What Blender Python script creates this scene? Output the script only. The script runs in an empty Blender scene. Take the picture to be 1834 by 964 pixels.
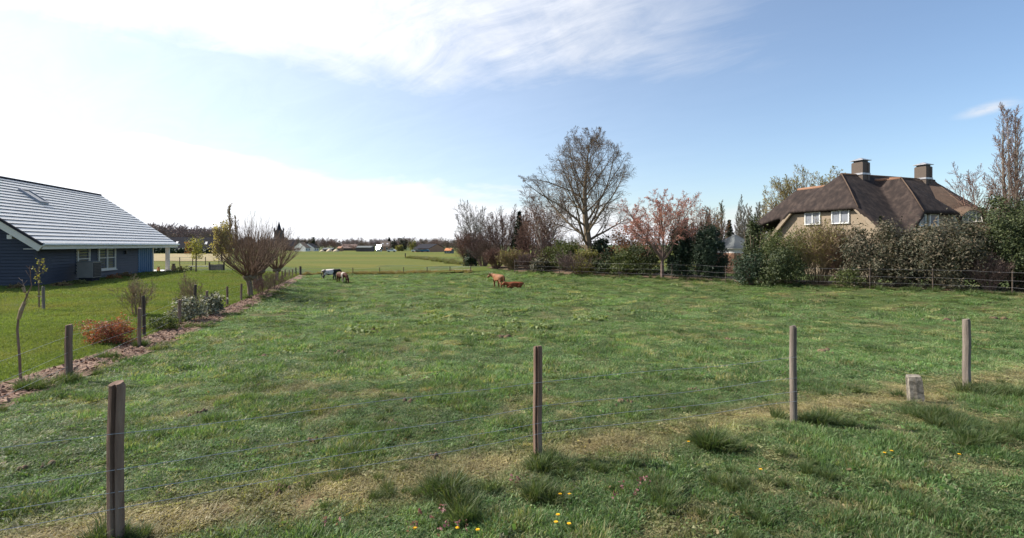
import bpy, math, random
import numpy as np
from mathutils import Vector, Matrix

# ------------------------------------------------------------------ camera, sky, sun, exposure
S = bpy.context.scene
C = S.collection
R = math.radians
CAM_Z, FPX, CXP, HY = 2.7, 917.0, 917.0, 438.5          # eye height, focal length and horizon of the 1834 px photograph
cd = bpy.data.cameras.new('camera'); cam = bpy.data.objects.new('camera', cd); C.objects.link(cam)
cam.location = (0, 0, CAM_Z); cam.rotation_euler = (R(90), 0, 0)
cd.sensor_width = 36; cd.lens = 18; cd.shift_y = -43.5/1834; cd.clip_start = .05; cd.clip_end = 12000
S.camera = cam
CLOUD_AZ = -64.0
SUN_AZ, SUN_EL = -77.0, 41.0                              # degrees, azimuth measured from +Y towards +X
sdir = Vector((math.sin(R(SUN_AZ))*math.cos(R(SUN_EL)), math.cos(R(SUN_AZ))*math.cos(R(SUN_EL)), math.sin(R(SUN_EL))))
sl = bpy.data.lights.new('sun', 'SUN'); sl.energy = 5.0; sl.angle = R(0.8); sl.color = (1, .94, .84)
so = bpy.data.objects.new('sun', sl); C.objects.link(so); so.rotation_euler = sdir.to_track_quat('Z', 'Y').to_euler()
so.location = (-60, 30, 60)
S.view_settings.view_transform = 'Standard'; S.view_settings.look = 'None'
S.view_settings.exposure = 0.7; S.view_settings.gamma = 1
S.render.engine = 'CYCLES'
S.cycles.max_bounces = 6; S.cycles.transparent_max_bounces = 8

class NT:
    def __init__(s, tree): s.t = tree; tree.nodes.clear()
    def n(s, typ, **kw):
        nd = s.t.nodes.new(typ)
        for k, v in kw.items():
            if k.startswith('i_'):
                key = k[2:]; key = int(key) if key.isdigit() else key.replace('_', ' ')
                s.put(nd.inputs[key], v)
            else: setattr(nd, k, v)
        return nd
    def put(s, sock, v):
        if isinstance(v, bpy.types.NodeSocket): s.t.links.new(v, sock)
        elif isinstance(v, bpy.types.Node): s.t.links.new(v.outputs[0], sock)
        else: sock.default_value = v
    def m(s, op, a, b=None, c=None, clamp=False):
        nd = s.t.nodes.new('ShaderNodeMath'); nd.operation = op; nd.use_clamp = clamp
        for i, v in enumerate((a, b, c)):
            if v is not None: s.put(nd.inputs[i], v)
        return nd.outputs[0]
    def ss(s, v, a, b, lo=0., hi=1.):
        nd = s.t.nodes.new('ShaderNodeMapRange'); nd.interpolation_type = 'SMOOTHSTEP'
        s.put(nd.inputs[0], v); s.put(nd.inputs[1], a); s.put(nd.inputs[2], b); s.put(nd.inputs[3], lo); s.put(nd.inputs[4], hi)
        return nd.outputs[0]
    def mix(s, f, a, b, blend='MIX'):
        nd = s.t.nodes.new('ShaderNodeMix'); nd.data_type = 'RGBA'; nd.blend_type = blend
        s.put(nd.inputs[0], f); s.put(nd.inputs[6], a); s.put(nd.inputs[7], b); return nd.outputs[2]
    def noise(s, vec, scale, detail=4, rough=.55, dist=0.):
        nd = s.t.nodes.new('ShaderNodeTexNoise'); s.put(nd.inputs['Vector'], vec)
        nd.inputs['Scale'].default_value = scale; nd.inputs['Detail'].default_value = detail
        nd.inputs['Roughness'].default_value = rough; nd.inputs['Distortion'].default_value = dist
        return nd.outputs[0]
    def mapping(s, vec, scale=(1, 1, 1), rot=(0, 0, 0), loc=(0, 0, 0)):
        nd = s.t.nodes.new('ShaderNodeMapping'); s.put(nd.inputs[0], vec)
        nd.inputs[1].default_value = loc; nd.inputs[2].default_value = rot; nd.inputs[3].default_value = scale
        return nd.outputs[0]
def c4(c): return (c[0], c[1], c[2], 1.)

def make_world():
    w = bpy.data.worlds.new('World'); S.world = w; w.use_nodes = True
    T = NT(w.node_tree)
    sky = T.n('ShaderNodeTexSky', sky_type='NISHITA', sun_disc=False)
    sky.sun_elevation = R(SUN_EL); sky.sun_rotation = R(SUN_AZ); sky.air_density = 1.0; sky.dust_density = .7; sky.ozone_density = 1.6
    skyc = T.mix(1., sky.outputs[0], (SKY_S*.95, SKY_S*1.02, SKY_S*1.08, 1), 'MULTIPLY')
    tc = T.n('ShaderNodeTexCoord').outputs['Generated']
    sp = T.n('ShaderNodeSeparateXYZ', i_0=tc); x, y, z = sp.outputs
    el = T.m('MULTIPLY', T.m('ARCSINE', z), 57.2958)
    hl = T.m('MAXIMUM', T.m('SQRT', T.m('ADD', T.m('MULTIPLY', x, x), T.m('MULTIPLY', y, y))), 1e-4)
    hx, hy_ = math.sin(R(CLOUD_AZ)), math.cos(R(CLOUD_AZ))
    dot = T.m('DIVIDE', T.m('ADD', T.m('MULTIPLY', x, hx), T.m('MULTIPLY', y, hy_)), hl)
    c = T.m('MULTIPLY', T.m('ADD', dot, 1.), .5)
    zc = T.m('ADD', T.m('MAXIMUM', z, 0.), .12)
    cp = T.n('ShaderNodeCombineXYZ', i_0=T.m('DIVIDE', x, zc), i_1=T.m('DIVIDE', y, zc))      # a flat cloud layer overhead
    lay = T.mapping(cp, (1.0, .62, 1), (0, 0, R(25)))
    n_big = T.m('SUBTRACT', T.noise(T.mapping(tc, (1, 1, 3.2)), 3.0, 5, .6, .3), .5)
    n_lay = T.noise(lay, 1.7, 9, .62, .6)
    n_fine = T.noise(T.mapping(lay, (.6, 2.0, 1)), 3.4, 9, .68, .9)
    # low bank of cloud, deeper towards the sun
    top = T.m('ADD', T.m('MULTIPLY', T.m('POWER', c, 2.3), 11.5), .6)
    bank = T.ss(T.m('SUBTRACT', T.m('ADD', top, T.m('MULTIPLY', n_big, 9.)), el), -1.1, 2.2)
    bank = T.m('MULTIPLY', bank, T.ss(T.noise(T.mapping(tc, (1, 1, 7)), 5.5, 6, .6), .22, .5, .72, 1.))
    # high streaks
    cir = T.ss(T.m('ADD', el, T.m('MULTIPLY', n_big, 8.)), 14.2, 20.5)
    cir = T.m('MULTIPLY', cir, T.ss(c, .36, .74))
    cw = T.m('ADD', T.m('MULTIPLY', n_lay, .55), T.m('MULTIPLY', n_fine, .45))
    cir = T.m('MULTIPLY', cir, T.ss(T.m('ADD', cw, T.m('MULTIPLY', c, .62)), .52, 1.16))
    # one small detached wisp
    az = T.m('MULTIPLY', T.m('ARCTAN2', x, y), 57.2958)
    da = T.m('DIVIDE', T.m('SUBTRACT', az, 43.0), 1.6); de = T.m('DIVIDE', T.m('SUBTRACT', T.m('SUBTRACT', el, 11.0), T.m('MULTIPLY', T.m('SUBTRACT', az, 43.), .16)), .42)
    wisp = T.m('EXPONENT', T.m('MULTIPLY', T.m('ADD', T.m('MULTIPLY', da, da), T.m('MULTIPLY', de, de)), -1.))
    wisp = T.m('MULTIPLY', wisp, T.ss(n_fine, .3, .62))
    veil = T.m('MULTIPLY', T.m('POWER', c, 2.4), .52)
    mask = T.m('MAXIMUM', T.m('MAXIMUM', bank, cir), T.m('MAXIMUM', T.m('MULTIPLY', wisp, .8), veil), clamp=True)
    shade = T.ss(n_fine, .25, .75, .92, 1.03)
    bright = T.m('MULTIPLY', T.m('ADD', T.m('MULTIPLY', T.m('POWER', c, 3.), .34), .56), shade)
    cc = T.n('ShaderNodeCombineXYZ', i_0=T.m('MULTIPLY', bright, .97), i_1=T.m('MULTIPLY', bright, .985), i_2=T.m('MULTIPLY', bright, 1.03))
    col = T.mix(mask, skyc, cc.outputs[0])
    bg = T.n('ShaderNodeBackground', i_Color=col, i_Strength=1.0)
    T.n('ShaderNodeOutputWorld', i_Surface=bg.outputs[0])
SKY_S = 0.104
make_world()

# ------------------------------------------------------------------ helpers
rng = np.random.default_rng(11); rnd = random.Random(5)
def _h(ix, iy, seed):
    h = (ix.astype(np.int64)*374761393 + iy.astype(np.int64)*668265263 + seed*974711) & 0x7fffffff
    h = ((h ^ (h >> 13))*1274126177) & 0x7fffffff
    return ((h ^ (h >> 16)) & 0xffff)/65535.
def vnoise(x, y, seed=0):
    x = np.asarray(x, float); y = np.asarray(y, float)
    ix, iy = np.floor(x), np.floor(y); fx, fy = x-ix, y-iy
    fx = fx*fx*(3-2*fx); fy = fy*fy*(3-2*fy)
    a, b, c_, d = _h(ix, iy, seed), _h(ix+1, iy, seed), _h(ix, iy+1, seed), _h(ix+1, iy+1, seed)
    return (a*(1-fx)+b*fx)*(1-fy)+(c_*(1-fx)+d*fx)*fy
def fbm(x, y, seed=0, o=4):
    s, a, t = 0., 1., 0.
    for i in range(o):
        s = s+a*vnoise(x*2**i+17.3*i, y*2**i-9.1*i, seed+i); t += a; a *= .5
    return s/t
def sst(v, a, b):
    t = np.clip((np.asarray(v, float)-a)/(b-a), 0, 1); return t*t*(3-2*t)
LX, LY, LDX, LDY = -8.5, 9.8, -.287, .958
def dleft(x, y): return (np.asarray(x)-LX)*LDY-(np.asarray(y)-LY)*LDX          # metres into the pasture from the garden fence
def dright(x, y): return (np.asarray(x)-27)*-.813+(np.asarray(y)-27)*-.583     # metres into the pasture from the right hedge
def ground(x, y):
    x = np.asarray(x, float); y = np.asarray(y, float)
    A = sst(y, 7, 30)
    B1 = np.maximum(sst(dleft(x, y), -8, 6), sst(y, 60, 100)); B2 = np.maximum(sst(dright(x, y), 0, 10), sst(y, 58, 90))
    z = -.7*A*B1*B2 + .3*(1-sst(y, 5, 14))
    k = sst(dleft(x, y), .3, 2.5)*(1-sst(y, 45, 60))
    z = z + k*(.09*(fbm(x*.55, y*.55, 3, 3)-.5) + .07*(fbm(x*1.7, y*1.7, 8, 2)-.5))
    return z
_ts = np.geomspace(1.5, 4000, 6000)
def G(px, py):
    """where the sight line through a pixel of the photograph meets the ground"""
    dx, dz = (px-CXP)/FPX, -(py-HY)/FPX
    h = CAM_Z+dz*_ts-ground(dx*_ts, _ts)
    i = int(np.argmax(h < 0)) if (h < 0).any() else len(_ts)-1
    t = _ts[i]; return np.array([dx*t, t, float(ground(dx*t, t))])
def AT(px, D): x = (px-CXP)/FPX*D; return np.array([x, D, float(ground(x, D))])
def ZP(py, D): return CAM_Z-(py-HY)/FPX*D

class MB:
    def __init__(s): s.V = []; s.F = []; s.n = 0
    def add(s, V, F):
        V = np.asarray(V, float).reshape(-1, 3); F = np.asarray(F, np.int64)
        s.V.append(V); s.F.append(F+s.n); s.n += len(V); return s
    def mesh(s, name, mat, smooth=False):
        V = np.concatenate(s.V); me = bpy.data.meshes.new(name)
        tot = np.concatenate([np.full(len(f), f.shape[1]) for f in s.F]); lp = np.concatenate([f.ravel() for f in s.F])
        me.vertices.add(len(V)); me.vertices.foreach_set('co', V.ravel())
        me.loops.add(len(lp)); me.loops.foreach_set('vertex_index', lp.astype(np.int32))
        st = np.zeros(len(tot), np.int32); st[1:] = np.cumsum(tot)[:-1]
        me.polygons.add(len(tot)); me.polygons.foreach_set('loop_start', st); me.polygons.foreach_set('loop_total', tot.astype(np.int32))
        me.polygons.foreach_set('use_smooth', np.full(len(tot), bool(smooth)))
        me.update(calc_edges=True); me.validate()
        for m in (mat if isinstance(mat, (list, tuple)) else [mat]): me.materials.append(m)
        return me
    def build(s, name, mat, parent=None, smooth=False):
        return link(name, s.mesh(name, mat, smooth), parent)
    # shapes -------------------------------------------------
    def box(s, c, size, fr=None, taper=1.):
        hx, hy, hz = np.asarray(size)/2.
        V = np.array([[sx*hx*(taper if sz > 0 else 1), sy*hy*(taper if sz > 0 else 1), sz*hz] for sz in (-1, 1) for sy in (-1, 1) for sx in (-1, 1)])
        if fr is not None: V = V@np.asarray(fr)
        return s.add(V+np.asarray(c), [[0, 2, 3, 1], [4, 5, 7, 6], [0, 1, 5, 4], [2, 6, 7, 3], [0, 4, 6, 2], [1, 3, 7, 5]])
    def poly(s, pts): n = len(pts); return s.add(pts, [list(range(n))])
    def slab(s, pts, th):
        """a flat polygon given thickness along -normal"""
        P = np.asarray(pts, float); n = len(P); nn = np.cross(P[1]-P[0], P[2]-P[0]); nn /= np.linalg.norm(nn)
        s.add(np.concatenate([P, P-nn*th]), [list(range(n))]); s.F.append(np.array([list(range(2*n-1, n-1, -1))])+s.n-2*n)
        s.F.append(np.array([[i, n+i, n+(i+1) % n, (i+1) % n] for i in range(n)])+s.n-2*n); return s
    def tube(s, pts, rad, k=8, cap=True, sq=None):
        P = np.asarray(pts, float); n = len(P); rad = np.broadcast_to(np.asarray(rad, float), (n,))
        t = np.gradient(P, axis=0); t /= np.linalg.norm(t, axis=1)[:, None]+1e-9
        ref = np.array([0, 0, 1.]) if abs(t[:, 2]).mean() < .8 else np.array([1., 0, 0])
        u = np.cross(t, ref); u /= np.linalg.norm(u, axis=1)[:, None]+1e-9; v = np.cross(t, u)
        a = np.arange(k)/k*2*math.pi; prof = np.ones(k) if sq is None else np.asarray(sq)
        ring = (np.cos(a)*prof)[None, :, None]*u[:, None]+(np.sin(a)*prof)[None, :, None]*v[:, None]
        V = P[:, None]+ring*rad[:, None, None]
        F = [[i*k+j, i*k+(j+1) % k, (i+1)*k+(j+1) % k, (i+1)*k+j] for i in range(n-1) for j in range(k)]
        s.add(V, F)
        if cap: b = s.n-n*k; s.F.append(np.array([list(range(k-1, -1, -1))])+b); s.F.append(np.array([list(range(k))])+b+(n-1)*k)
        return s
    def frusta(s, P0, P1, r0, r1, k=3):
        P0, P1 = np.asarray(P0), np.asarray(P1); n = len(P0)
        if n == 0: return s
        t = P1-P0; L = np.linalg.norm(t, axis=1)[:, None]+1e-9; t = t/L
        P1 = P1+t*np.minimum(L*.06, np.asarray(r1)[:, None])
        ref = np.where(abs(t[:, 2:3]) < .8, np.array([[0, 0, 1.]]), np.array([[1., 0, 0]]))
        u = np.cross(t, ref); u /= np.linalg.norm(u, axis=1)[:, None]; v = np.cross(t, u)
        a = np.arange(k)/k*2*math.pi
        ring = np.cos(a)[None, :, None]*u[:, None]+np.sin(a)[None, :, None]*v[:, None]
        V = np.concatenate([P0[:, None]+ring*np.asarray(r0)[:, None, None], P1[:, None]+ring*np.asarray(r1)[:, None, None]], 1)
        j = np.arange(k); f = np.stack([j, (j+1) % k, (j+1) % k+k, j+k], 1)
        return s.add(V, (f[None]+(np.arange(n)*2*k)[:, None, None]).reshape(-1, 4))
def link(name, data, parent=None):
    o = bpy.data.objects.new(name, data); C.objects.link(o)
    if parent is not None: o.parent = parent
    return o
def tag(o, label=None, cat=None, group=None, kind=None):
    if label: o['label'] = label
    if cat: o['category'] = cat
    if group: o['group'] = group
    if kind: o['kind'] = kind
    return o
def thing(name, loc, label, cat, group=None, rz=0., sc=1.):
    o = link(name, None); o.location = [float(v) for v in loc]; o.rotation_euler = (0, 0, rz); o.scale = (sc, sc, sc) if np.isscalar(sc) else sc
    return tag(o, label, cat, group)
def dup(root, loc, label, rz=0., sc=None, group=None):
    r = root.copy(); C.objects.link(r); r.location = [float(v) for v in loc]; r.rotation_euler = (0, 0, rz); r['label'] = label
    if sc is not None: r.scale = (sc, sc, sc) if np.isscalar(sc) else sc
    if group: r['group'] = group
    for ch in list(root.children):
        c = ch.copy(); C.objects.link(c); c.parent = r
        for g in list(ch.children):
            d = g.copy(); C.objects.link(d); d.parent = c
    return r

# ------------------------------------------------------------------ materials
def pm(name, cols, scale=4., rough=.8, bump=0., stretch=(1, 1, 1), detail=6, pos=None, spec=.3, metal=0., bscale=None, obj_rand=0.):
    m = bpy.data.materials.new(name); m.use_nodes = True; T = NT(m.node_tree)
    tc = T.n('ShaderNodeTexCoord').outputs['Object']; v = T.mapping(tc, stretch)
    f = T.noise(v, scale, detail, .6)
    rp = T.n('ShaderNodeValToRGB', i_0=f); e = rp.color_ramp.elements
    pos = pos or list(np.linspace(.3, .7, len(cols)))
    e[0].position, e[1].position = pos[0], pos[-1]; e[0].color, e[1].color = c4(cols[0]), c4(cols[-1])
    for p_, c_ in list(zip(pos, cols))[1:-1]: q = e.new(p_); q.color = c4(c_)
    b = T.n('ShaderNodeBsdfPrincipled', i_Base_Color=rp.outputs[0], i_Roughness=rough, i_Metallic=metal)
    b.inputs['Specular IOR Level'].default_value = spec
    if bump: T.put(b.inputs['Normal'], T.n('ShaderNodeBump', i_Strength=bump, i_Distance=.02, i_Height=T.noise(v, bscale or scale*3, 8, .65)).outputs[0])
    T.n('ShaderNodeOutputMaterial', i_Surface=b.outputs[0]); return m
def leafm(name, cols, trans=.3, rough=.55, inst=None):
    """leaf colours differ from leaf to leaf; inst adds a drier colour where the scatter says so"""
    m = bpy.data.materials.new(name); m.use_nodes = True; T = NT(m.node_tree)
    g = T.n('ShaderNodeNewGeometry'); rp = T.n('ShaderNodeValToRGB', i_0=g.outputs['Random Per Island']); e = rp.color_ramp.elements
    n = len(cols); e[0].color, e[1].color = c4(cols[0]), c4(cols[-1]); e[0].position, e[1].position = 0., 1.
    for i in range(1, n-1): q = e.new(i/(n-1)); q.color = c4(cols[i])
    col = rp.outputs[0]
    if inst:
        a = T.n('ShaderNodeAttribute', attribute_type='INSTANCER', attribute_name='dry')
        b_ = T.n('ShaderNodeAttribute', attribute_type='INSTANCER', attribute_name='lum')
        col = T.mix(a.outputs['Fac'], col, T.mix(g.outputs['Random Per Island'], c4(inst[0]), c4(inst[1])))
        col = T.mix(1., col, T.n('ShaderNodeCombineXYZ', i_0=b_.outputs['Fac'], i_1=b_.outputs['Fac'], i_2=b_.outputs['Fac']).outputs[0], 'MULTIPLY')
    b = T.n('ShaderNodeBsdfPrincipled', i_Base_Color=col, i_Roughness=rough); b.inputs['Specular IOR Level'].default_value = .3
    tr = T.n('ShaderNodeBsdfTranslucent', i_Color=T.mix(1., col, (1.25, 1.3, .6, 1), 'MULTIPLY'))
    T.n('ShaderNodeOutputMaterial', i_Surface=T.n('ShaderNodeMixShader', i_0=trans, i_1=b.outputs[0], i_2=tr.outputs[0]).outputs[0]); return m
def glass(name, tint=(.05, .06, .07), rough=.03):
    m = bpy.data.materials.new(name); m.use_nodes = True; T = NT(m.node_tree)
    tc = T.n('ShaderNodeTexCoord').outputs['Object']
    b = T.n('ShaderNodeBsdfPrincipled', i_Base_Color=T.mix(T.noise(tc, 2.), c4(tint), c4([t*1.6 for t in tint])), i_Roughness=rough)
    b.inputs['Specular IOR Level'].default_value = .8
    T.put(b.inputs['Normal'], T.n('ShaderNodeBump', i_Strength=.05, i_Distance=.02, i_Height=T.noise(tc, 1.5, 2)).outputs[0])
    T.n('ShaderNodeOutputMaterial', i_Surface=b.outputs[0]); return m

M = {}
M['bark'] = pm('bark', [(.12, .09, .06), (.23, .175, .115)], 6, .9, .4, (1, 1, .3))
M['bark_grey'] = pm('bark_grey', [(.13, .11, .09), (.24, .21, .17)], 6, .9, .3, (1, 1, .3))
M['twig'] = pm('twig', [(.13, .095, .07), (.22, .165, .115)], 3, .85)
M['twig_red'] = pm('twig_red', [(.15, .09, .07), (.26, .16, .12)], 3, .85)
M['twig_purple'] = pm('twig_purple', [(.125, .085, .075), (.21, .145, .12)], 3, .85)
M['twig_tan'] = pm('twig_tan', [(.20, .145, .085), (.32, .235, .14)], 3, .85)
M['twig_olive'] = pm('twig_olive', [(.13, .11, .05), (.22, .19, .085)], 3, .85)
M['far_twig'] = pm('hazed_bare_twigs', [(.19, .145, .13), (.28, .22, .20)], .3, .9)  # lighter than the near twigs, distance haze mixed into the colour
M['birch'] = pm('birch_bark', [(.12, .10, .085), (.42, .37, .32), (.52, .47, .42)], 5, .8, pos=[.3, .42, .7])
M['willow_twig'] = pm('willow_shoots', [(.09, .055, .04), (.16, .095, .062), (.20, .13, .075)], 2, .75)
M['post'] = pm('weathered_post', [(.10, .060, .042), (.21, .135, .10), (.31, .22, .17)], 9, .9, .8, (1, 1, .12), bscale=30)
M['post_grey'] = pm('grey_post', [(.13, .105, .085), (.27, .225, .19)], 9, .9, .8, (1, 1, .12), bscale=30)
M['post_dark'] = pm('dark_post', [(.06, .045, .035), (.12, .09, .07)], 9, .9, .6, (1, 1, .15))
M['wire'] = pm('galvanised_wire', [(.34, .34, .35), (.52, .52, .54)], 30, .5, metal=.3)
M['rail'] = pm('fence_tape', [(.14, .135, .14), (.24, .23, .24)], 3, .7)
M['concrete'] = pm('lichen_concrete', [(.07, .06, .045), (.20, .175, .14), (.34, .30, .25)], 14, .95, .9, pos=[.32, .5, .72])
M['white'] = pm('cream_paint', [(.60, .56, .48), (.68, .64, .56)], 2, .5)
M['white2'] = pm('white_paint', [(.66, .66, .64), (.74, .74, .72)], 2, .45)
M['blue_board'] = pm('dark_blue_board', [(.032, .040, .060), (.047, .056, .080)], 3, .6, .1, (.4, .4, 6))
M['blue_panel'] = pm('blue_panel', [(.022, .10, .20), (.03, .125, .24)], 3, .5)
M['roof_tile'] = pm('light_grey_tile', [(.50, .495, .485), (.60, .595, .58)], .8, .32, 0, spec=.7)
M['dark'] = pm('dark_metal', [(.02, .02, .023), (.04, .04, .045)], 4, .5)
M['grey_box'] = pm('warm_grey_metal', [(.22, .20, .18), (.26, .24, .215)], 2, .5)
M['glass'] = glass('window_glass')
M['glass_pale'] = glass('reflection_curtain_glass', (.17, .18, .20), .08)  # pale tint paints reflected light and curtains into the panes
M['thatch'] = pm('old_thatch', [(.017, .0125, .012), (.034, .024, .021), (.064, .046, .038)], 2.2, .95, 1., (1, 1, .35), bscale=22)
M['thatch_new'] = pm('lighter_thatch', [(.075, .05, .036), (.12, .08, .056)], 3.0, .95, .8, (1, 1, .5), bscale=25)
M['ridge'] = pm('terracotta_ridge', [(.20, .105, .065), (.29, .16, .10)], 6, .85, .3)
M['brick'] = pm('buff_brick', [(.25, .195, .14), (.30, .24, .175)], 8, .9, .2, (1, 1, 3))
M['brick_brown'] = pm('brown_brick', [(.085, .066, .054), (.145, .115, .095)], 14, .9, .3, (1, 1, 3))
M['brick_red'] = pm('red_brick', [(.32, .17, .11), (.42, .24, .16)], 12, .9, .2)
M['lead'] = pm('lead_flashing', [(.34, .34, .36), (.5, .5, .52)], 3, .4, metal=.5)
M['slate'] = pm('dark_slate', [(.022, .022, .028), (.036, .036, .044)], 3, .9, spec=.08)
M['zinc'] = pm('grey_zinc', [(.11, .12, .12), (.16, .17, .17)], 2, .7, spec=.15)
M['stone_dark'] = pm('dark_stone', [(.07, .06, .065), (.11, .095, .10)], .4, .9)
M['orange_tile'] = pm('orange_tile', [(.42, .16, .07), (.52, .22, .10)], 3, .8)
M['sand'] = pm('sand_heap', [(.50, .40, .28), (.62, .52, .38)], 2, .95)
M['yellow'] = pm('dandelion_yellow', [(.75, .42, .01), (.85, .55, .02)], 40, .7)
M['pink'] = leafm('dead_nettle_pink', [(.22, .09, .10), (.34, .17, .17)], .3)
M['stem'] = pm('green_stem', [(.08, .14, .03), (.12, .18, .05)], 20, .6)
M['l_holly'] = leafm('holly_leaf', [(.016, .030, .016), (.028, .048, .024), (.05, .075, .04)], .1, .55)
M['l_yew'] = leafm('yew_leaf', [(.022, .034, .014), (.042, .058, .02), (.085, .10, .035)], .15, .6)
M['l_rhodo'] = leafm('rhododendron_leaf', [(.028, .038, .022), (.07, .07, .042), (.17, .13, .085), (.05, .055, .036), (.11, .095, .06)], .15, .65)  # darker leaf tones stand in for shadows between the leaves
M['l_green'] = leafm('spring_leaf', [(.04, .06, .016), (.075, .095, .028), (.12, .13, .045)], .3)
M['l_olive'] = leafm('olive_bud_leaf', [(.12, .11, .035), (.19, .18, .06), (.25, .22, .08)], .4)
M['l_tan'] = leafm('tan_dead_leaf', [(.15, .10, .05), (.22, .155, .085), (.11, .09, .04)], .3)
M['l_rust'] = leafm('rust_leaf', [(.22, .085, .035), (.30, .13, .055), (.16, .075, .035)], .3)
M['l_pink'] = leafm('pink_bud', [(.40, .15, .125), (.50, .24, .21), (.30, .11, .09)], .3)
M['l_photinia'] = leafm('photinia_leaf', [(.32, .065, .045), (.38, .11, .065), (.10, .09, .04), (.42, .19, .13)], .3, .6)
M['l_varieg'] = leafm('variegated_leaf', [(.035, .05, .02), (.40, .38, .28), (.05, .065, .03), (.06, .05, .03), (.48, .45, .34), (.04, .05, .025)], .15, .6)
M['l_conifer'] = leafm('conifer_needle', [(.016, .022, .012), (.03, .036, .018)], .05, .7)
M['l_yellow'] = leafm('young_yellow_leaf', [(.22, .20, .05), (.32, .28, .08), (.18, .19, .05)], .4)
M['l_willow'] = leafm('weeping_willow_leaf', [(.32, .26, .12), (.40, .33, .16), (.26, .21, .10)], .5)
M['grass'] = leafm('meadow_grass', [(.042, .085, .028), (.068, .130, .042), (.098, .168, .058), (.13, .188, .08), (.20, .20, .115)], .42, .5, inst=((.24, .20, .10), (.33, .27, .155)))
M['grass_tall'] = leafm('tall_grass', [(.036, .07, .024), (.06, .105, .034), (.09, .14, .05), (.16, .165, .08)], .4, .5, inst=((.22, .17, .08), (.29, .22, .12)))
M['lawn_grass'] = leafm('lawn_grass', [(.10, .145, .036), (.13, .175, .045), (.165, .195, .065)], .45, .55, inst=((.18, .16, .06), (.22, .18, .08)))
M['dock'] = leafm('dock_leaf', [(.12, .17, .05), (.18, .23, .085), (.25, .28, .13)], .3, .65)
M['chips'] = leafm('bark_chip', [(.16, .085, .06), (.26, .155, .11), (.34, .225, .165), (.11, .06, .045)], 0., .9)

# ------------------------------------------------------------------ ground
FA, FB, FC, FD = G(207, 974), G(963, 824), G(1421, 758), G(1732, 699)        # feet of the four roadside posts
fdir = (FD-FA)[:2]/np.linalg.norm((FD-FA)[:2]); fnor = np.array([-fdir[1], fdir[0]])
def dfront(x, y): return (np.asarray(x)-FB[0])*fnor[0]+(np.asarray(y)-FB[1])*fnor[1]   # metres behind the roadside fence
def dryness(x, y):
    d = dfront(x, y)
    n1 = fbm(np.asarray(x)*.9, np.asarray(y)*.9, 21, 3); n2 = fbm(np.asarray(x)*.35+7, np.asarray(y)*.35, 33, 3); n3 = fbm(np.asarray(x)*2.6, np.asarray(y)*2.6, 44, 3)
    strip = np.exp(-((d-.05)/.42)**2)*(.15+1.3*n1)
    spots = sst(n2*.4+n3*.6, .60, .70)*.65*(1-sst(y, 30, 50)*.5)
    corner = sst(np.asarray(x)-.9*np.asarray(y), .55, .75)*sst(4.4-np.asarray(y), 0, .5)
    return np.clip(strip+spots+corner, 0, 1)
def grass_ground(name, cols, dry=True, bands=False):
    m = bpy.data.materials.new(name); m.use_nodes = True; T = NT(m.node_tree)
    tc = T.n('ShaderNodeTexCoord').outputs['Object']
    n1, n2, n3 = T.noise(tc, .35, 5, .6), T.noise(tc, 2.7, 6, .65), T.noise(tc, 22., 6, .7)
    col = T.mix(T.ss(n2, .34, .66), c4(cols[0]), c4(cols[1]))
    col = T.mix(T.ss(n1, .36, .68), col, c4(cols[2]))
    col = T.mix(T.m('MULTIPLY', T.ss(n3, .45, .7), .5), col, c4(cols[3]))
    if bands:
        bn = T.noise(T.mapping(tc, (.004, .09, 1), (0, 0, R(-3))), 1., 4, .6)
        col = T.mix(T.m('MULTIPLY', T.ss(bn, .42, .66), .75), col, c4(cols[4]))
        bn2 = T.noise(T.mapping(tc, (.012, .03, 1), (0, 0, R(5)), (9, 4, 0)), 1., 5, .6)
        col = T.mix(T.m('MULTIPLY', T.ss(bn2, .45, .62), .6), col, c4(cols[5]))
    if dry:
        a = T.n('ShaderNodeAttribute', attribute_name='dry')
        col = T.mix(a.outputs['Fac'], col, T.mix(T.ss(n3, .35, .6), c4((.13, .09, .05)), c4((.24, .185, .10))))
    b = T.n('ShaderNodeBsdfPrincipled', i_Base_Color=col, i_Roughness=.95); b.inputs['Specular IOR Level'].default_value = .1
    hgt = T.m('ADD', n2, T.m('MULTIPLY', n3, .5))
    T.put(b.inputs['Normal'], T.n('ShaderNodeBump', i_Strength=.8, i_Distance=.12, i_Height=hgt).outputs[0])
    T.n('ShaderNodeOutputMaterial', i_Surface=b.outputs[0]); return m
M['pasture'] = grass_ground('pasture_soil', [(.045, .062, .024), (.07, .098, .032), (.082, .112, .036), (.11, .11, .05)])
M['meadow'] = grass_ground('far_meadow', [(.080, .100, .019), (.10, .118, .021), (.105, .12, .023), (.12, .12, .028), (.15, .132, .033), (.07, .10, .021)], False, True)
M['lawn'] = grass_ground('mown_lawn', [(.095, .13, .028), (.12, .155, .034), (.14, .16, .042), (.16, .155, .05)], False)
M['mulch'] = pm('mulch', [(.08, .05, .035), (.17, .105, .075), (.25, .17, .125)], 9, .95, .9, bscale=30)
M['litter'] = pm('leaf_litter', [(.05, .035, .022), (.12, .08, .05), (.17, .12, .07)], 3, .95, .7)
M['dryfield'] = pm('dry_field', [(.20, .17, .075), (.27, .21, .105), (.15, .15, .06)], .15, .95, .3)

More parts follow.
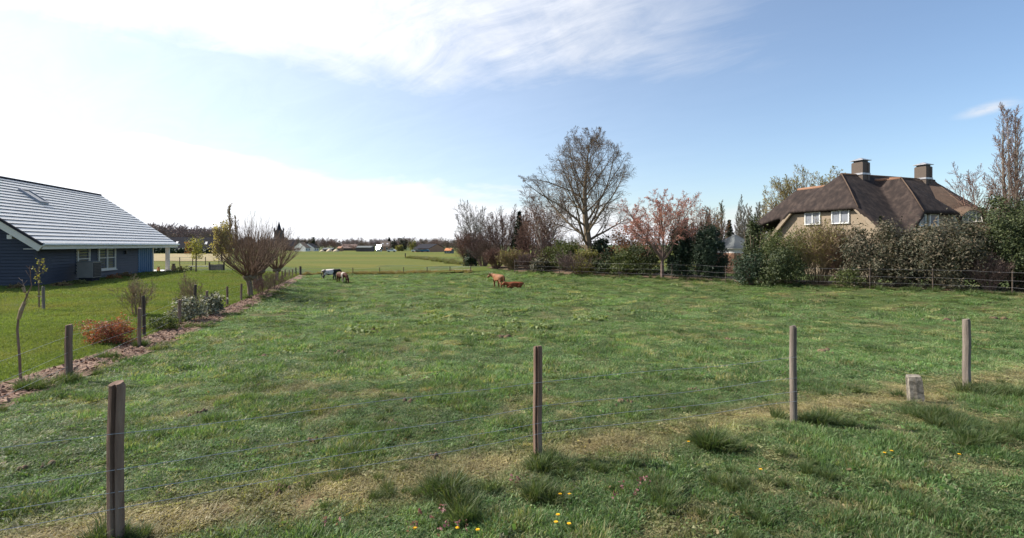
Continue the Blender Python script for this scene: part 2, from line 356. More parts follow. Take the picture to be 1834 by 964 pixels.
def sheet(name, xs, ys, zfn, mat, smooth=True):
    n, m_ = xs.shape; V = np.stack([xs, ys, zfn(xs, ys)], -1).reshape(-1, 3)
    i = np.arange(n-1)[:, None]*m_+np.arange(m_-1)[None]; i = i.ravel()
    o = MB().add(V, np.stack([i, i+1, i+m_+1, i+m_], 1)).build(name, mat, None, smooth)
    return tag(o, kind='structure')
u = np.linspace(-7.6, 7.6, 430); v = np.linspace(-2.4, 7.2, 340)
XX, YY = np.meshgrid(4*np.sinh(u), 6+6*np.sinh(v))
gr = sheet('ground', XX, YY, ground, M['pasture'])
at = gr.data.attributes.new('dry', 'FLOAT', 'POINT'); at.data.foreach_set('value', dryness(XX, YY).ravel().astype(np.float32))
def lpt(s, w): return LX+LDX*s-LDY*w, LY+LDY*s+LDX*w          # s along the garden fence, w metres into the garden
ss_, ww = np.meshgrid(np.linspace(-7, 46, 150), np.linspace(0, 1, 40), indexing='ij')
edge = np.interp(ss_, [-7, 12, 30, 46], [.9, .85, .55, .4])+.12*(fbm(ss_*.8, ss_*0, 5, 3)-.5)
lx, ly = lpt(ss_, edge+(17-edge)*ww**1.5)
tag(sheet('lawn', lx, ly, lambda x, y: ground(x, y)+.025, M['lawn']), 'mown green garden lawn beside the blue house', 'lawn')
bx_, by_ = lpt(ss_, (edge+.02)*ww-.25*(1-ww)*(1+.8*(fbm(ss_*1.3, ss_*0+3, 9, 3)-.5)))
tag(sheet('planting_bed', bx_, by_, lambda x, y: ground(x, y)+.035+.02*(fbm(x*3, y*3, 2, 2)-.5), M['mulch']), 'reddish bark mulch bed along the garden fence', 'bed')
farF = [G(px, py) for px, py in ((632, 492), (680, 491.3), (723, 490.7), (765, 490), (806, 489.3), (843, 488.6))]
f0, f1 = farF[0], farF[-1]; fd = (f1-f0)[:2]/np.linalg.norm((f1-f0)[:2])
aa, bb = np.meshgrid(np.linspace(-260, 300, 60), np.concatenate([np.linspace(.4, 30, 30), np.geomspace(31, 240, 30)]))
mx = f0[0]+fd[0]*aa-fd[1]*0*bb+aa*0; my = f0[1]+fd[1]*aa*(np.abs(aa) < 40)+np.sign(aa)*fd[1]*40*(np.abs(aa) >= 40)+bb
tag(sheet('far_meadow', mx, my, lambda x, y: ground(x, y)+.02, M['meadow']), 'paler green meadow beyond the far pasture fence', 'meadow')
# dry strip of rough field behind the garden
dx_, dy_ = np.meshgrid(np.linspace(-.78, -.555, 40), np.linspace(105, 190, 30)); dx_ = dx_*dy_
tag(sheet('dry_field', dx_, dy_, lambda x, y: ground(x, y)+.08, M['dryfield']), 'tan dry field behind the garden', 'field')
# leaf litter under the hedge on the right
RP = [G(1900, 533), G(1834, 529), G(1700, 522), G(1600, 518), G(1500, 514), G(1360, 508), G(1270, 503), G(1185, 499), G(1100, 495), G(1000, 490), G(930, 487), G(870, 480)]
rx = np.array([p[0] for p in RP]); ry = np.array([p[1] for p in RP])
def redge(t): return np.interp(t, np.arange(len(rx)), rx), np.interp(t, np.arange(len(rx)), ry)
tt, qq = np.meshgrid(np.linspace(0, len(rx)-1, 120), np.linspace(0, 1, 8), indexing='ij')
ex, ey = redge(tt); wob = .5*(fbm(tt*6, tt*0, 31, 3)-.5)
tag(sheet('hedge_floor', ex+.813*(qq*4.5-.1+wob), ey+.583*(qq*4.5-.1+wob), lambda x, y: ground(x, y)+.05, M['litter']), 'brown leaf litter under the hedge behind the right fence', 'ground')

# ------------------------------------------------------------------ blue house on the left
E0 = np.array([-28.9, 31.5, 0.]); he = np.array([-.25, .968, 0]); he /= np.linalg.norm(he); hi = np.array([-he[1], he[0], 0]); UP = np.array([0, 0, 1.])
def HP(s, w, z): return E0+he*s+hi*w+UP*z
HF = np.stack([he, hi, UP])
def hbox(mb, s0, s1, w0, w1, z0, z1): return mb.box(HP((s0+s1)/2, (w0+w1)/2, (z0+z1)/2), (s1-s0, w1-w0, z1-z0), HF)
EZ, RZ, HWD, RL = 2.72, 7.6, 6.8, 21.8
house = thing('blue_house', (0, 0, 0), 'dark blue timber house with grey tiled roof and cream gutter on the lawn', 'house')
wall = MB(); hbox(wall, 1.15, 15.2, .95, 12.6, -.1, 2.9)
wall.add([HP(1.15, .95, 2.9), HP(1.15, 12.6, 2.9), HP(1.15, 6.8, 7.1), HP(15.2, .95, 2.9), HP(15.2, 12.6, 2.9), HP(15.2, 6.8, 7.1)], [[0, 2, 1], [3, 4, 5]])
wall = wall.build('wall', M['blue_board'], house)
zb = .12
while zb < 6.7:
    if zb < 2.75:
        b = MB(); b.slab([HP(1.1, .95-.06, zb), HP(15.2, .95-.06, zb), HP(15.2, .95-.008, zb+.20), HP(1.1, .95-.008, zb+.20)], -.03); b.build('siding_board', M['blue_board'], wall)
    lo = .95 if zb < 2.7 else (zb-EZ)/.7176+.5
    hi_ = 13.6-lo
    if hi_-lo > .4:
        b = MB(); b.slab([HP(1.15-.06, hi_, zb), HP(1.15-.06, lo, zb), HP(1.15-.008, lo+.1, zb+.20), HP(1.15-.008, hi_-.1, zb+.20)], .03); b.build('siding_board', M['blue_board'], wall)
    zb += .205
MB().box(HP(1.12, .93, 1.4), (.14, .14, 2.8), HF).build('corner_board', M['blue_board'], house)
pan = MB(); hbox(pan, 15.15, 18.0, .86, 1.0, .1, 2.7); hbox(pan, 15.2, 18., 1., 12.6, .0, 2.7); pan = pan.build('blue_gable_panel', M['blue_panel'], house)
for k in range(6): q = MB(); hbox(q, 15.6+k*.4, 15.63+k*.4, .835, .862, .2, 2.68); q.build('batten', M['blue_panel'], pan)
q = MB(); hbox(q, 15.2, 18.05, .82, .9, .02, .12); q.build('plinth', M['lead'], house)
# windows
def hwin(s0, s1, z0, z1, npane):
    fr = MB(); t = .13
    hbox(fr, s0, s1, .80, .92, z0, z0+t); hbox(fr, s0, s1, .80, .92, z1-t, z1); hbox(fr, s0, s0+t, .802, .918, z0+t, z1-t); hbox(fr, s1-t, s1, .802, .918, z0+t, z1-t)
    w_ = MB(); hbox(w_, s0+t, s1-t, .885, .905, z0+t, z1-t)
    win = fr.build('window', M['white'], house)
    w_.build('pane', M['glass'], win)
    for k in range(1, npane):
        sm = s0+(s1-s0)*k/npane; q = MB(); hbox(q, sm-.06, sm+.06, .806, .914, z0+t+.001, z1-t-.001); q.build('mullion', M['white'], win)
    q = MB(); hbox(q, s0+t, s1-t, .81, .884, (z0+z1)/2-.03, (z0+z1)/2+.03); q.build('glazing_bar', M['white'], win)
    q = MB(); hbox(q, s0-.06, s1+.06, .74, .9, z0-.07, z0); q.build('sill', M['white'], win)
hwin(5.5, 7.15, .72, 2.62, 1); hwin(8.35, 11.0, .72, 2.62, 2)
# roof
rf = MB()
th = math.atan2(RZ-EZ, HWD); nrm = np.array([0, -math.sin(th), math.cos(th)])
def RPt(s, l, up=0., back=False):
    w = l*math.cos(th)-up*math.sin(th); z = EZ+l*math.sin(th)+up*math.cos(th)
    return HP(s, 2*HWD-w if back else w, z)
SLEN = HWD/math.cos(th)
rf = MB(); rf.slab([RPt(0, 0), RPt(0, SLEN), RPt(RL, SLEN), RPt(RL, 0)][::-1], .16); rf.slab([RPt(0, 0, 0, True), RPt(RL, 0, 0, True), RPt(RL, SLEN, 0, True), RPt(0, SLEN, 0, True)][::-1], .16)
roof = rf.build('roof', M['slate'], house)
NC = 20
for k in range(NC):
    l0, l1 = .06+k*(SLEN-.1)/NC, .06+(k+1.12)*(SLEN-.1)/NC
    l1 = min(l1, SLEN-.01)
    q = MB(); s0, s1 = -.02, RL+.02
    q.add([RPt(s0, l0+.10, .004), RPt(s1, l0+.10, .004), RPt(s1, l0, .085), RPt(s0, l0, .085), RPt(s0, l1, .005), RPt(s1, l1, .005), RPt(s1, l1, .025), RPt(s0, l1, .025)],
          [[3, 2, 6, 7], [0, 1, 2, 3], [0, 3, 7, 4], [1, 5, 6, 2]])
    q.build('tile_course', M['roof_tile'], roof)
q = MB(); q.tube([RPt(-.02, SLEN, .03), RPt(RL+.02, SLEN, .03)], .11, 8); q.build('ridge_cap', M['slate'], roof)
q = MB(); q.tube([HP(-.05, -.1, EZ+.0), HP(RL+.05, -.1, EZ+.0)], .085, 10); q.build('gutter', M['white2'], house)
q = MB(); hbox(q, 0, RL, -.02, .05, EZ-.30, EZ-.05); hbox(q, .05, RL-.05, .05, 1.0, EZ-.30, EZ-.26); q.build('fascia', M['white'], house)
q = MB(); q.slab([RPt(-.05, -.12, -.02), RPt(-.05, SLEN, -.02), RPt(-.05, SLEN, -.42), RPt(-.05, -.12, -.42)], -.1); q.slab([RPt(-.05, -.12, -.02, True), RPt(-.05, SLEN, -.02, True), RPt(-.05, SLEN, -.42, True), RPt(-.05, -.12, -.42, True)], .1); q.build('bargeboard', M['white'], house)
q = MB(); q.slab([RPt(RL+.0, -.05, -.02), RPt(RL+.0, SLEN, -.02), RPt(RL+.0, SLEN, -.36), RPt(RL+.0, -.05, -.36)], -.1); q.build('bargeboard', M['white'], house)
q = MB(); q.slab([RPt(-.08, -.06, .10), RPt(-.08, SLEN, .10), RPt(-.08, SLEN, -.03), RPt(-.08, -.06, -.03)], -.14); q.build('verge_tile', M['slate'], roof)
q = MB(); hbox(q, -.0, 1.1, 1.55, 1.8, 3.05, 3.3); q.build('purlin_end', M['white'], house)
for s in (20.35,): q = MB(); hbox(q, s-.15, s+.15, .25, .55, 0, EZ-.28); q.build('porch_post', M['white'], house)
q = MB(); hbox(q, 18., 18.2, .8, 1.05, 0.1, EZ-.3); q.build('corner_trim', M['white'], house)
sk = MB()
for l0, l1, a0, a1 in ((5.2, 5.32, 7.55, 8.55), (6.7, 6.82, 7.55, 8.55), (5.2, 6.82, 7.5, 7.62), (5.2, 6.82, 8.5, 8.62)): sk.slab([RPt(a0, l0, .2), RPt(a1, l0, .2), RPt(a1, l1, .2), RPt(a0, l1, .2)], .19)
sk = sk.build('skylight', M['lead'], roof)
MB().slab([RPt(7.6, 5.3, .15), RPt(8.5, 5.3, .15), RPt(8.5, 6.72, .15), RPt(7.6, 6.72, .15)], .05).build('skylight_pane', M['glass'], roof)
lamp = MB(); hbox(lamp, 1.0, 1.12, 3.28, 3.44, 2.05, 2.4); lamp = lamp.build('wall_lamp', M['dark'], house)
q = MB(); hbox(q, .97, 1.0, 3.3, 3.42, 2.12, 2.32); q.build('lamp_face', M['white2'], lamp)
q = MB(); hbox(q, 12.6, 12.7, .74, .92, 1.9, 2.2); q.build('wall_lamp', M['dark'], house)
tag(MB().box(HP(20.2, 2.5, .06), (4.2, 4.4, .14), HF).build('patio', M['white2']), 'pale paved patio under the porch roof', 'patio')
# air heat pump
hp = thing('heat_pump', HP(5.05, -.1, 0), 'grey heat pump unit standing in front of the blue house wall', 'heat pump')
hp.rotation_euler = (0, 0, math.atan2(he[1], he[0]))
MB().box((0, 0, .93), (1.15, .95, 1.1)).build('casing', M['grey_box'], hp); MB().box((0, 0, 1.505), (1.2, 1., .05)).build('lid', M['zinc'], hp)
q = MB().box((0, 0, .19), (1., .8, .38)).build('plinth', M['slate'], hp)
gl = MB().box((0, -.487, .93), (1.02, .025, 1.0)).build('fan_grille', M['dark'], hp)
for k in range(9): MB().box((0, -.505, .5+k*.107), (1.0, .012, .025)).build('louvre', M['slate'], gl)

# ------------------------------------------------------------------ thatched villa on the right
TH0, THX, THY = .367, 29.934, 46.553
tr = np.array([math.cos(TH0), math.sin(TH0), 0]); tn = np.array([math.sin(TH0), -math.cos(TH0), 0])
def TP(a, b, z): return np.array([THX, THY, 0])+tr*a+tn*b+UP*z
TF = np.stack([tr, tn, UP])
villa = thing('thatched_villa', (0, 0, 0), 'buff brick villa with brown thatched roof and two chimneys behind the hedge', 'house')
def thatch(name, quads, mat, th_=.34, mb=None):
    """thick thatch: each slope is subdivided, slightly uneven and solid"""
    keep = mb is not None; mb = mb or MB()
    for Q in quads:
        Q = [np.asarray(q, float) for q in Q]; n = 14
        if len(Q) == 3: Q = [Q[0], Q[1], Q[2], Q[2]]
        g = np.linspace(0, 1, n); uu, vv = np.meshgrid(g, g)
        P = ((1-uu)*(1-vv))[..., None]*Q[0]+(uu*(1-vv))[..., None]*Q[1]+(uu*vv)[..., None]*Q[2]+((1-uu)*vv)[..., None]*Q[3]
        nn = np.cross(Q[1]-Q[0], Q[3]-Q[0]); nn = nn/np.linalg.norm(nn); nn = nn*np.sign(nn[2])
        bulge = .06*np.sin(np.pi*uu)*np.sin(np.pi*vv)+.05*(fbm(P[..., 0]*1.2, P[..., 2]*1.2+P[..., 1], 4, 3)-.5)
        T_ = (P+nn*bulge[..., None]).reshape(-1, 3); B_ = (P-nn*th_).reshape(-1, 3)
        i = (np.arange(n-1)[:, None]*n+np.arange(n-1)[None]).ravel(); f = np.stack([i, i+1, i+n+1, i+n], 1)
        mb.add(np.concatenate([T_, B_]), np.concatenate([f, f[:, ::-1]+n*n]))
        ring = list(range(n))+[k*n+n-1 for k in range(1, n)]+[n*n-1-k for k in range(1, n)]+[k*n for k in range(n-2, 0, -1)]
        mb.F.append(np.array([[ring[k], ring[(k+1) % len(ring)], ring[(k+1) % len(ring)]+n*n, ring[k]+n*n] for k in range(len(ring))])+mb.n-2*n*n)
    return None if keep else mb.build(name, mat, villa, True)
THA = MB()
RZT, ah, bw, EZT = 9.2, 2.735, 3.465, 5.784
k1 = (RZT-EZT)/bw; bl = (RZT-2.5)/k1                       # side slopes come down to 2.5 m
thatch('main_roof', [
    [TP(-ah, -bw, EZT), TP(-ah, bw, EZT), TP(0, 0, RZT)],
    [TP(-ah, bw, EZT), TP(0, bw, EZT), TP(0, 0, RZT)], [TP(0, bw, EZT), TP(13.2, bw, EZT), TP(13.2, 0, RZT), TP(0, 0, RZT)], [TP(-ah+.25, bl, 2.5), TP(13.4, bl, 2.5), TP(13.2, bw, EZT), TP(-ah, bw, EZT)],
    [TP(-ah, -bw, EZT), TP(0, -bw, EZT), TP(0, 0, RZT)], [TP(0, -bw, EZT), TP(13.2, -bw, EZT), TP(13.2, 0, RZT), TP(0, 0, RZT)], [TP(-ah+.25, -bl, 2.5), TP(13.4, -bl, 2.5), TP(13.2, -bw, EZT), TP(-ah, -bw, EZT)]], M['thatch'], mb=THA)
wa, wz, wb1, wb2, wez, wh = 3.744, 8.664, 2.794, 6.011, 5.374, 2.414
k2 = (wz-wez)/wh; wl = (wz-2.5)/k2
thatch('wing_roof', [
    [TP(wa-wh, wb2, wez), TP(wa+wh, wb2, wez), TP(wa, wb1, wz)],
    [TP(wa-wl, wb2-.2, 2.5), TP(wa-wh, wb2, wez), TP(wa, wb1, wz), TP(wa-wl, -.2, 2.5)], [TP(wa-wl, -.2, 2.5), TP(wa, wb1, wz), TP(wa, 0, wz)],
    [TP(wa+wl, wb2-.2, 2.5), TP(wa+wh, wb2, wez), TP(wa, wb1, wz), TP(wa+wl, -.2, 2.5)], [TP(wa+wl, -.2, 2.5), TP(wa, wb1, wz), TP(wa, 0, wz)]], M['thatch'], mb=THA)
thatch('east_roof', [[TP(10.0, 4.9, 5.25), TP(13.6, 4.6, 5.5), TP(12.6, .3, 9.1)], [TP(13.6, 4.6, 5.5), TP(15.5, 4.2, 3.2), TP(16.5, .3, 3.2), TP(12.6, .3, 9.1)]], M['thatch'], mb=THA)
thatch('swept_roof', [[TP(8.2, .9, 7.5), TP(7.9, 4.9, 4.7), TP(10.05, 5.1, 5.35), TP(12.55, .35, 9.14)], [TP(8.2, .9, 7.5), TP(12.55, .35, 9.14), TP(9.5, .1, 9.1)]], M['thatch_new'])
thatch('back_roof', [[TP(-.4, -4.2, 8.2), TP(-3.6, -7.6, 4.2), TP(2.9, -7.6, 4.2)], [TP(-.4, 0, 8.2), TP(-.4, -4.2, 8.2), TP(-3.6, -7.6, 4.2), TP(-2.5, -3.7, 5.5)]], M['thatch'], mb=THA)
ro = THA.build('thatch_raw', M['thatch'], None, True)      # one soft thatched skin over all wings
md = ro.modifiers.new('r', 'REMESH'); md.mode = 'VOXEL'; md.voxel_size = .13
md = ro.modifiers.new('s', 'SMOOTH'); md.factor = .5; md.iterations = 7
tm = bpy.data.meshes.new_from_object(ro.evaluated_get(bpy.context.evaluated_depsgraph_get())); bpy.data.objects.remove(ro)
tm.materials.clear(); tm.materials.append(M['thatch']); tm.polygons.foreach_set('use_smooth', np.ones(len(tm.polygons), bool)); link('roof', tm, villa)
def ridge(name, pts, r=.17, m='ridge'): MB().tube(pts, r, 8).build(name, M[m], villa, True)
ridge('ridge_cap', [TP(.0, 0, RZT-.12), TP(6, 0, RZT-.1), TP(13.2, 0, RZT-.12)], .16, 'thatch_new'); ridge('ridge_cap', [TP(wa, .2, wz-.1), TP(wa, wb1*.6, wz-.08), TP(wa, wb1, wz-.14)], .19); ridge('ridge_cap', [TP(-.4, -.3, 8.1), TP(-.4, -4.1, 8.06)], .17)
for a, b in (((-ah, bw, EZT), (-.05, .05, RZT)), ((wa-wh, wb2, wez), (wa, wb1, wz))): MB().tube([TP(*a)+UP*.02, (TP(*a)+TP(*b))/2+UP*.1, TP(*b)-UP*.03], .05, 6).build('hip_roll', M['thatch_new'], villa, True)
P1, P2 = TP(wa-.55, .55, wz-.6), TP(wa-wl*.93, bl*.93, 2.9)
MB().tube([P1+UP*.05, (P1+P2)/2-UP*.02, P2], [.09, .11, .14], 6).build('valley_roll', M['thatch_new'], villa, True)
def gable(pts, mat, name='wall'):
    mb = MB(); mb.slab(pts, .3); return mb.build(name, mat, villa)
gw = gable([TP(-ah+.55, -bl+.6, 0), TP(-ah+.55, bl-.6, 0), TP(-ah+.55, bl-.6, 2.6), TP(-ah+.55, bw-.25, EZT-.2), TP(-ah+.55, -bw+.25, EZT-.2), TP(-ah+.55, -bl+.6, 2.6)], M['brick'])
gable([TP(wa-wl+.5, wb2-.5, 0), TP(wa+wl-.5, wb2-.5, 0), TP(wa+wl-.5, wb2-.5, 2.3), TP(wa+wh-.2, wb2-.5, wez-.2), TP(wa-wh+.2, wb2-.5, wez-.2), TP(wa-wl+.5, wb2-.5, 2.3)], M['brick'])
q = MB(); q.box(TP(5.5, 0, 1.3), (15.4, 2*bl-1.2, 2.6), TF); q.box(TP(wa, 3, 1.25), (2*wl-1, 5., 2.5), TF); q.build('wall', M['brick'], villa)
q = MB(); q.box(TP(10.4, 2.9, 2.2), (3.4, 3.8, 4.4), TF); q.build('wall', M['brick'], villa)
for sgn in (-1, 1):      # pale timber verges under the half hip
    q = MB(); q.slab([TP(-ah+.3, sgn*(bw-.45), EZT-.15), TP(-ah+.3, sgn*(bw-.05), EZT-.15), TP(-ah+.3, sgn*(bl-.3), 2.5), TP(-ah+.3, sgn*(bl-.75), 2.5)], .22*sgn); q.build('verge_board', M['brick'], villa)
q = MB(); q.slab([TP(wa+wh-.45, wb2-.3, wez-.1), TP(wa+wh-.1, wb2-.3, wez-.1), TP(wa+wl-.5, wb2-.3, 2.5), TP(wa+wl-.9, wb2-.3, 2.5)], -.2); q.build('verge_board', M['white'], villa)
def vwin(c, ax, nx, w, h, n=2, arch=False):
    """window centred at c, ax along its width, nx outward"""
    fr = np.stack([ax, nx, UP]); mb = MB(); t = .09
    mb.box(c+UP*(h/2), (w+.04, .14, t), fr); mb.box(c-UP*(h/2), (w+.16, .2, t), fr)
    for s_ in (-1, 1): mb.box(c+ax*s_*(w/2), (t, .136, h-t), fr)
    win = mb.build('window', M['white2'], villa)
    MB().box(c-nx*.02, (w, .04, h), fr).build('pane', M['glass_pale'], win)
    for k in range(1, n): MB().box(c+ax*(w*k/n-w/2)+nx*.005, (.09, .11, h-t), fr).build('mullion', M['white2'], win)
av = -ah+.53
def on_end(px):     # point of the end wall seen through column px
    t_ = (px-CXP)/FPX; o = TP(av, 0, 0); return (t_*o[1]-o[0])/(tn[0]-t_*tn[1])
for p0, p1, y0, y1 in ((1443, 1469, 381, 402), (1491, 1521, 377, 400)):
    b0, b1 = on_end(p0), on_end(p1); bm = (b0+b1)/2; D = TP(av, bm, 0)[1]; z0, z1 = ZP(y1, D), ZP(y0, D)
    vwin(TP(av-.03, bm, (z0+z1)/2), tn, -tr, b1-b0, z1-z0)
bv = wb2-.48
def on_wing(px): t_ = (px-CXP)/FPX; o = TP(0, bv, 0); return (t_*o[1]-o[0])/(tr[0]-t_*tr[1])
for p0, p1, y0, y1, n in ((1645, 1656, 384, 405, 1), (1664, 1678, 384, 405, 1)):
    a0, a1 = on_wing(p0), on_wing(p1); D = TP((a0+a1)/2, bv, 0)[1]; z0, z1 = ZP(y1, D), ZP(y0, D)
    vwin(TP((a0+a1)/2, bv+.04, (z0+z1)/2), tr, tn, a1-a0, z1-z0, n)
# arched eyebrow window in the swept roof
ac = np.array([(1741-CXP)/FPX*43.2, 43.2, 0]); ax = tn*.8+tr*.6; ax /= np.linalg.norm(ax); an = np.cross(ax, UP)
if an@(-ac) < 0: an = -an
zc = ZP(398, 43.2); rw = .66; hw = .95
arc = [ac+ax*(rw*math.cos(t))+UP*(zc+hw*math.sin(t)) for t in np.linspace(0, math.pi, 15)]
win = MB().tube(arc+[arc[0]], .06, 6).build('arched_window', M['white'], villa)
mb = MB(); mb.slab([p-an*.03 for p in arc], .05); mb.build('pane', M['glass'], win)
for k in (-.25, .25): MB().box(ac+ax*rw*2*k*.75+UP*(zc+hw*.43)+an*.01, (.06, .06, hw*.85), np.stack([ax, an, UP])).build('mullion', M['white'], win)
n = 15; A1 = [ac+ax*((rw+.12)*math.cos(t))+UP*(zc-.05+(hw+.12)*math.sin(t))+an*.25 for t in np.linspace(0, math.pi, n)]
A2 = [ac+ax*((rw+.75)*math.cos(t))+UP*(zc-.35+(hw+.7)*math.sin(t))-an*.25 for t in np.linspace(0, math.pi, n)]
A3 = [ac+ax*((rw+1.0)*math.cos(t))+UP*(zc-.6+(hw+1.15)*math.sin(t))-an*2.6 for t in np.linspace(0, math.pi, n)]
V_ = np.array(A1+A2+A3); F_ = [[r_*n+i, r_*n+i+1, (r_+1)*n+i+1, (r_+1)*n+i] for r_ in range(2) for i in range(n-1)]
MB().add(V_, F_).build('eyebrow_thatch', M['thatch_new'], villa, True)
mb = MB(); mb.box(ac+UP*(zc/2-.1)-an*.35, (2*rw+1.2, .5, zc), np.stack([ax, an, UP])); mb.build('wall', M['brick_red'], villa)
for a, py in ((2.42, 283), (11.4, 291)):     # chimneys
    c = TP(a, .1, 0); D = c[1]; zt = ZP(py, D); ch = MB()
    ch.box(c+UP*(8.4+zt-.45)/2, (.95, .95, zt-.45-8.4), TF)
    for q_ in (-1, 1): ch.box(c+tr*q_*.34+UP*(8.4+zt-.5)/2, (.3, 1.06, zt-.5-8.4), TF)
    ch = ch.build('chimney', M['brick_brown'], villa)
    MB().box(c+UP*(zt-.37), (.8, .8, .16), TF).build('flue_gap', M['dark'], ch)
    q = MB(); q.box(c+UP*(zt-.26), (1.2, 1.2, .06), TF); q.box(c+UP*(zt-.12), (1.1, 1.1, .22), TF, .12); q.build('cap', M['lead'], ch)
    q = MB(); q.box(c+UP*9.2, (1.1, 1.1, .16), TF); q.build('flashing', M['lead'], ch)

# ------------------------------------------------------------------ woody plants
VZ = Vector((0, 0, 1))
def grow(segs, r, p, d, L, rad, lvl, cfg):
    n = cfg['n'][lvl]; st = L/n; pts = [p.copy()]; dirs = []; d = d.normalized()
    wn, up, tip = cfg['wan'][lvl], cfg['up'][lvl], cfg['tip'][lvl]
    for i in range(n):
        d = Vector((d.x+r.gauss(0, wn), d.y+r.gauss(0, wn), d.z+r.gauss(0, wn)+up)).normalized()
        p = p+d*st; pts.append(p); dirs.append(d)
        if i > 0 and 'env' in cfg and lvl and not cfg['env'](p, r): n = i+1; break
    rs = [max(cfg['rmin'], rad*(1-(1-tip)*(i/n))) for i in range(n+1)]
    for i in range(n): segs.append((lvl, pts[i], pts[i+1], rs[i], rs[i+1]))
    if lvl+1 >= len(cfg['n']): return
    K = cfg['kids'][lvl]; s0 = cfg['start'][lvl]; ph = r.random()*6.28
    for k in range(K):
        t = s0+(1-s0)*((k+r.random()*.7)/K); f = min(t, .999)*n; i = int(f); q = pts[i].lerp(pts[i+1], f-i); dd = dirs[i]
        a = R(cfg['ang'][lvl]*(1-cfg.get('angt', .35)*t)+r.gauss(0, 7)); ph += 2.4+r.gauss(0, .35)
        u = dd.orthogonal().normalized(); w = dd.cross(u)
        nd = dd*math.cos(a)+(u*math.cos(ph)+w*math.sin(ph))*math.sin(a)
        pf = cfg['prof'](t) if lvl == 0 and 'prof' in cfg else (1-.55*(t-s0)/(1.001-s0))
        Lc = L*cfg['ratio'][lvl]*pf*(.8+.4*r.random())
        rc = min(rs[i]*.8, max(cfg['rmin'], cfg['rr'][lvl]*rs[i]*(.7+.3*pf)))
        grow(segs, r, q, nd, Lc, rc, lvl+1, cfg)
def segs_mesh(segs, lo, hi, k): 
    S_ = [s for s in segs if lo <= s[0] <= hi]
    mb = MB()
    if S_: mb.frusta([s[1][:] for s in S_], [s[2][:] for s in S_], np.array([s[3] for s in S_]), np.array([s[4] for s in S_]), k)
    return mb
def leaves(r, P, size, aspect=2., outward=None, up=.3, jit=.35):
    """kite shaped leaves at points P"""
    n = len(P); N = r.normal(0, 1, (n, 3)); N[:, 2] += up
    if outward is not None: N += outward*1.1
    N /= np.linalg.norm(N, axis=1)[:, None]; a = r.normal(0, 1, (n, 3)); a -= (a*N).sum(1)[:, None]*N; a /= np.linalg.norm(a, axis=1)[:, None]; b = np.cross(N, a)
    L = size*(1+jit*r.normal(0, 1, n)).clip(.4, 2.); w = L/aspect
    V = np.stack([P-a*L[:, None]*.5, P+b*w[:, None]*.5-N*w[:, None]*.1, P+a*L[:, None]*.5, P-b*w[:, None]*.5-N*w[:, None]*.1], 1)
    return MB().add(V, np.arange(n*4).reshape(-1, 4))
def clump_points(r, n, dims, shape, clumps=60, spread=.16, shell=.55):
    """leaf positions in clumps filling a crown of the given size (w, d, h) standing on z = 0"""
    Q = []
    while len(Q) < clumps:
        v = r.normal(0, 1, 3); v /= np.linalg.norm(v); rad = shell+(1-shell)*r.random() if r.random() < .8 else r.random()
        t = (v[2]*rad+1)/2; k = shape(t)
        if k <= 0: continue
        h = math.hypot(v[0], v[1])+1e-6; rr = k*rad*(.86+.28*r.random())*(1 if r.random() < .5 else math.sqrt(r.random()))
        Q.append((v[0]/h*rr, v[1]/h*rr, t))
    Q = np.array(Q); i = r.integers(0, clumps, n); P = Q[i]+r.normal(0, 1, (n, 3))*spread*np.array([1, 1, .55])*(.5+.9*r.random((clumps, 1)))[i]
    P[:, 2] = np.abs(P[:, 2])
    out = np.stack([P[:, 0], P[:, 1], (P[:, 2]-.45)*1.2], 1); out /= np.linalg.norm(out, axis=1)[:, None]+1e-6
    return P*np.array([dims[0]/2, dims[1]/2, dims[2]]), out
def s_dome(t): return math.sqrt(max(0., 1-max(0., (t-.35)/.68)**2))*(.82+.18*min(1, t/.35)) if t < 1.02 else 0
def s_cone(t): return max(.02, 1-t)**.85*(.75+.25*min(1, t/.12))
def s_col(t): return max(0., 1-max(0., (t-.25)/.78)**2.2)**.6*(.85+.15*min(1, t/.3)) if t < 1.02 else 0
def s_blob(t): return math.sqrt(max(0., 1-(2*t-1)**2))
def shrub(name, px, py, wpx, top, label, cat, leafmat, n, size, shape=s_dome, clumps=70, spread=.15, D=None, depth=1., stem=M['twig'], aspect=2., seed=1, group=None, stems=14, shell=.55):
    b = G(px, py) if D is None else AT(px, D); D = b[1]
    w, h = wpx/FPX*D, ZP(top, D)-b[2]
    r = np.random.default_rng(seed); o = thing(name, b, label, cat, group)
    P, out = clump_points(r, n, (w, w*depth, h), shape, clumps, spread, shell)
    leaves(r, P, size, aspect, out).build('foliage', leafmat, o)
    mb = MB()
    for k in range(stems):
        a = r.random()*6.28; e = np.array([math.cos(a)*w*.36*r.random(), math.sin(a)*w*.36*r.random(), h*(.5+.4*r.random())]); s = e*np.array([.15, .15, 0])
        mb.tube([s, s*.4+e*.5+np.array([0, 0, .05]), e], [h*.014, h*.009, h*.004], 5)
    mb.build('stems', stem, o); return o
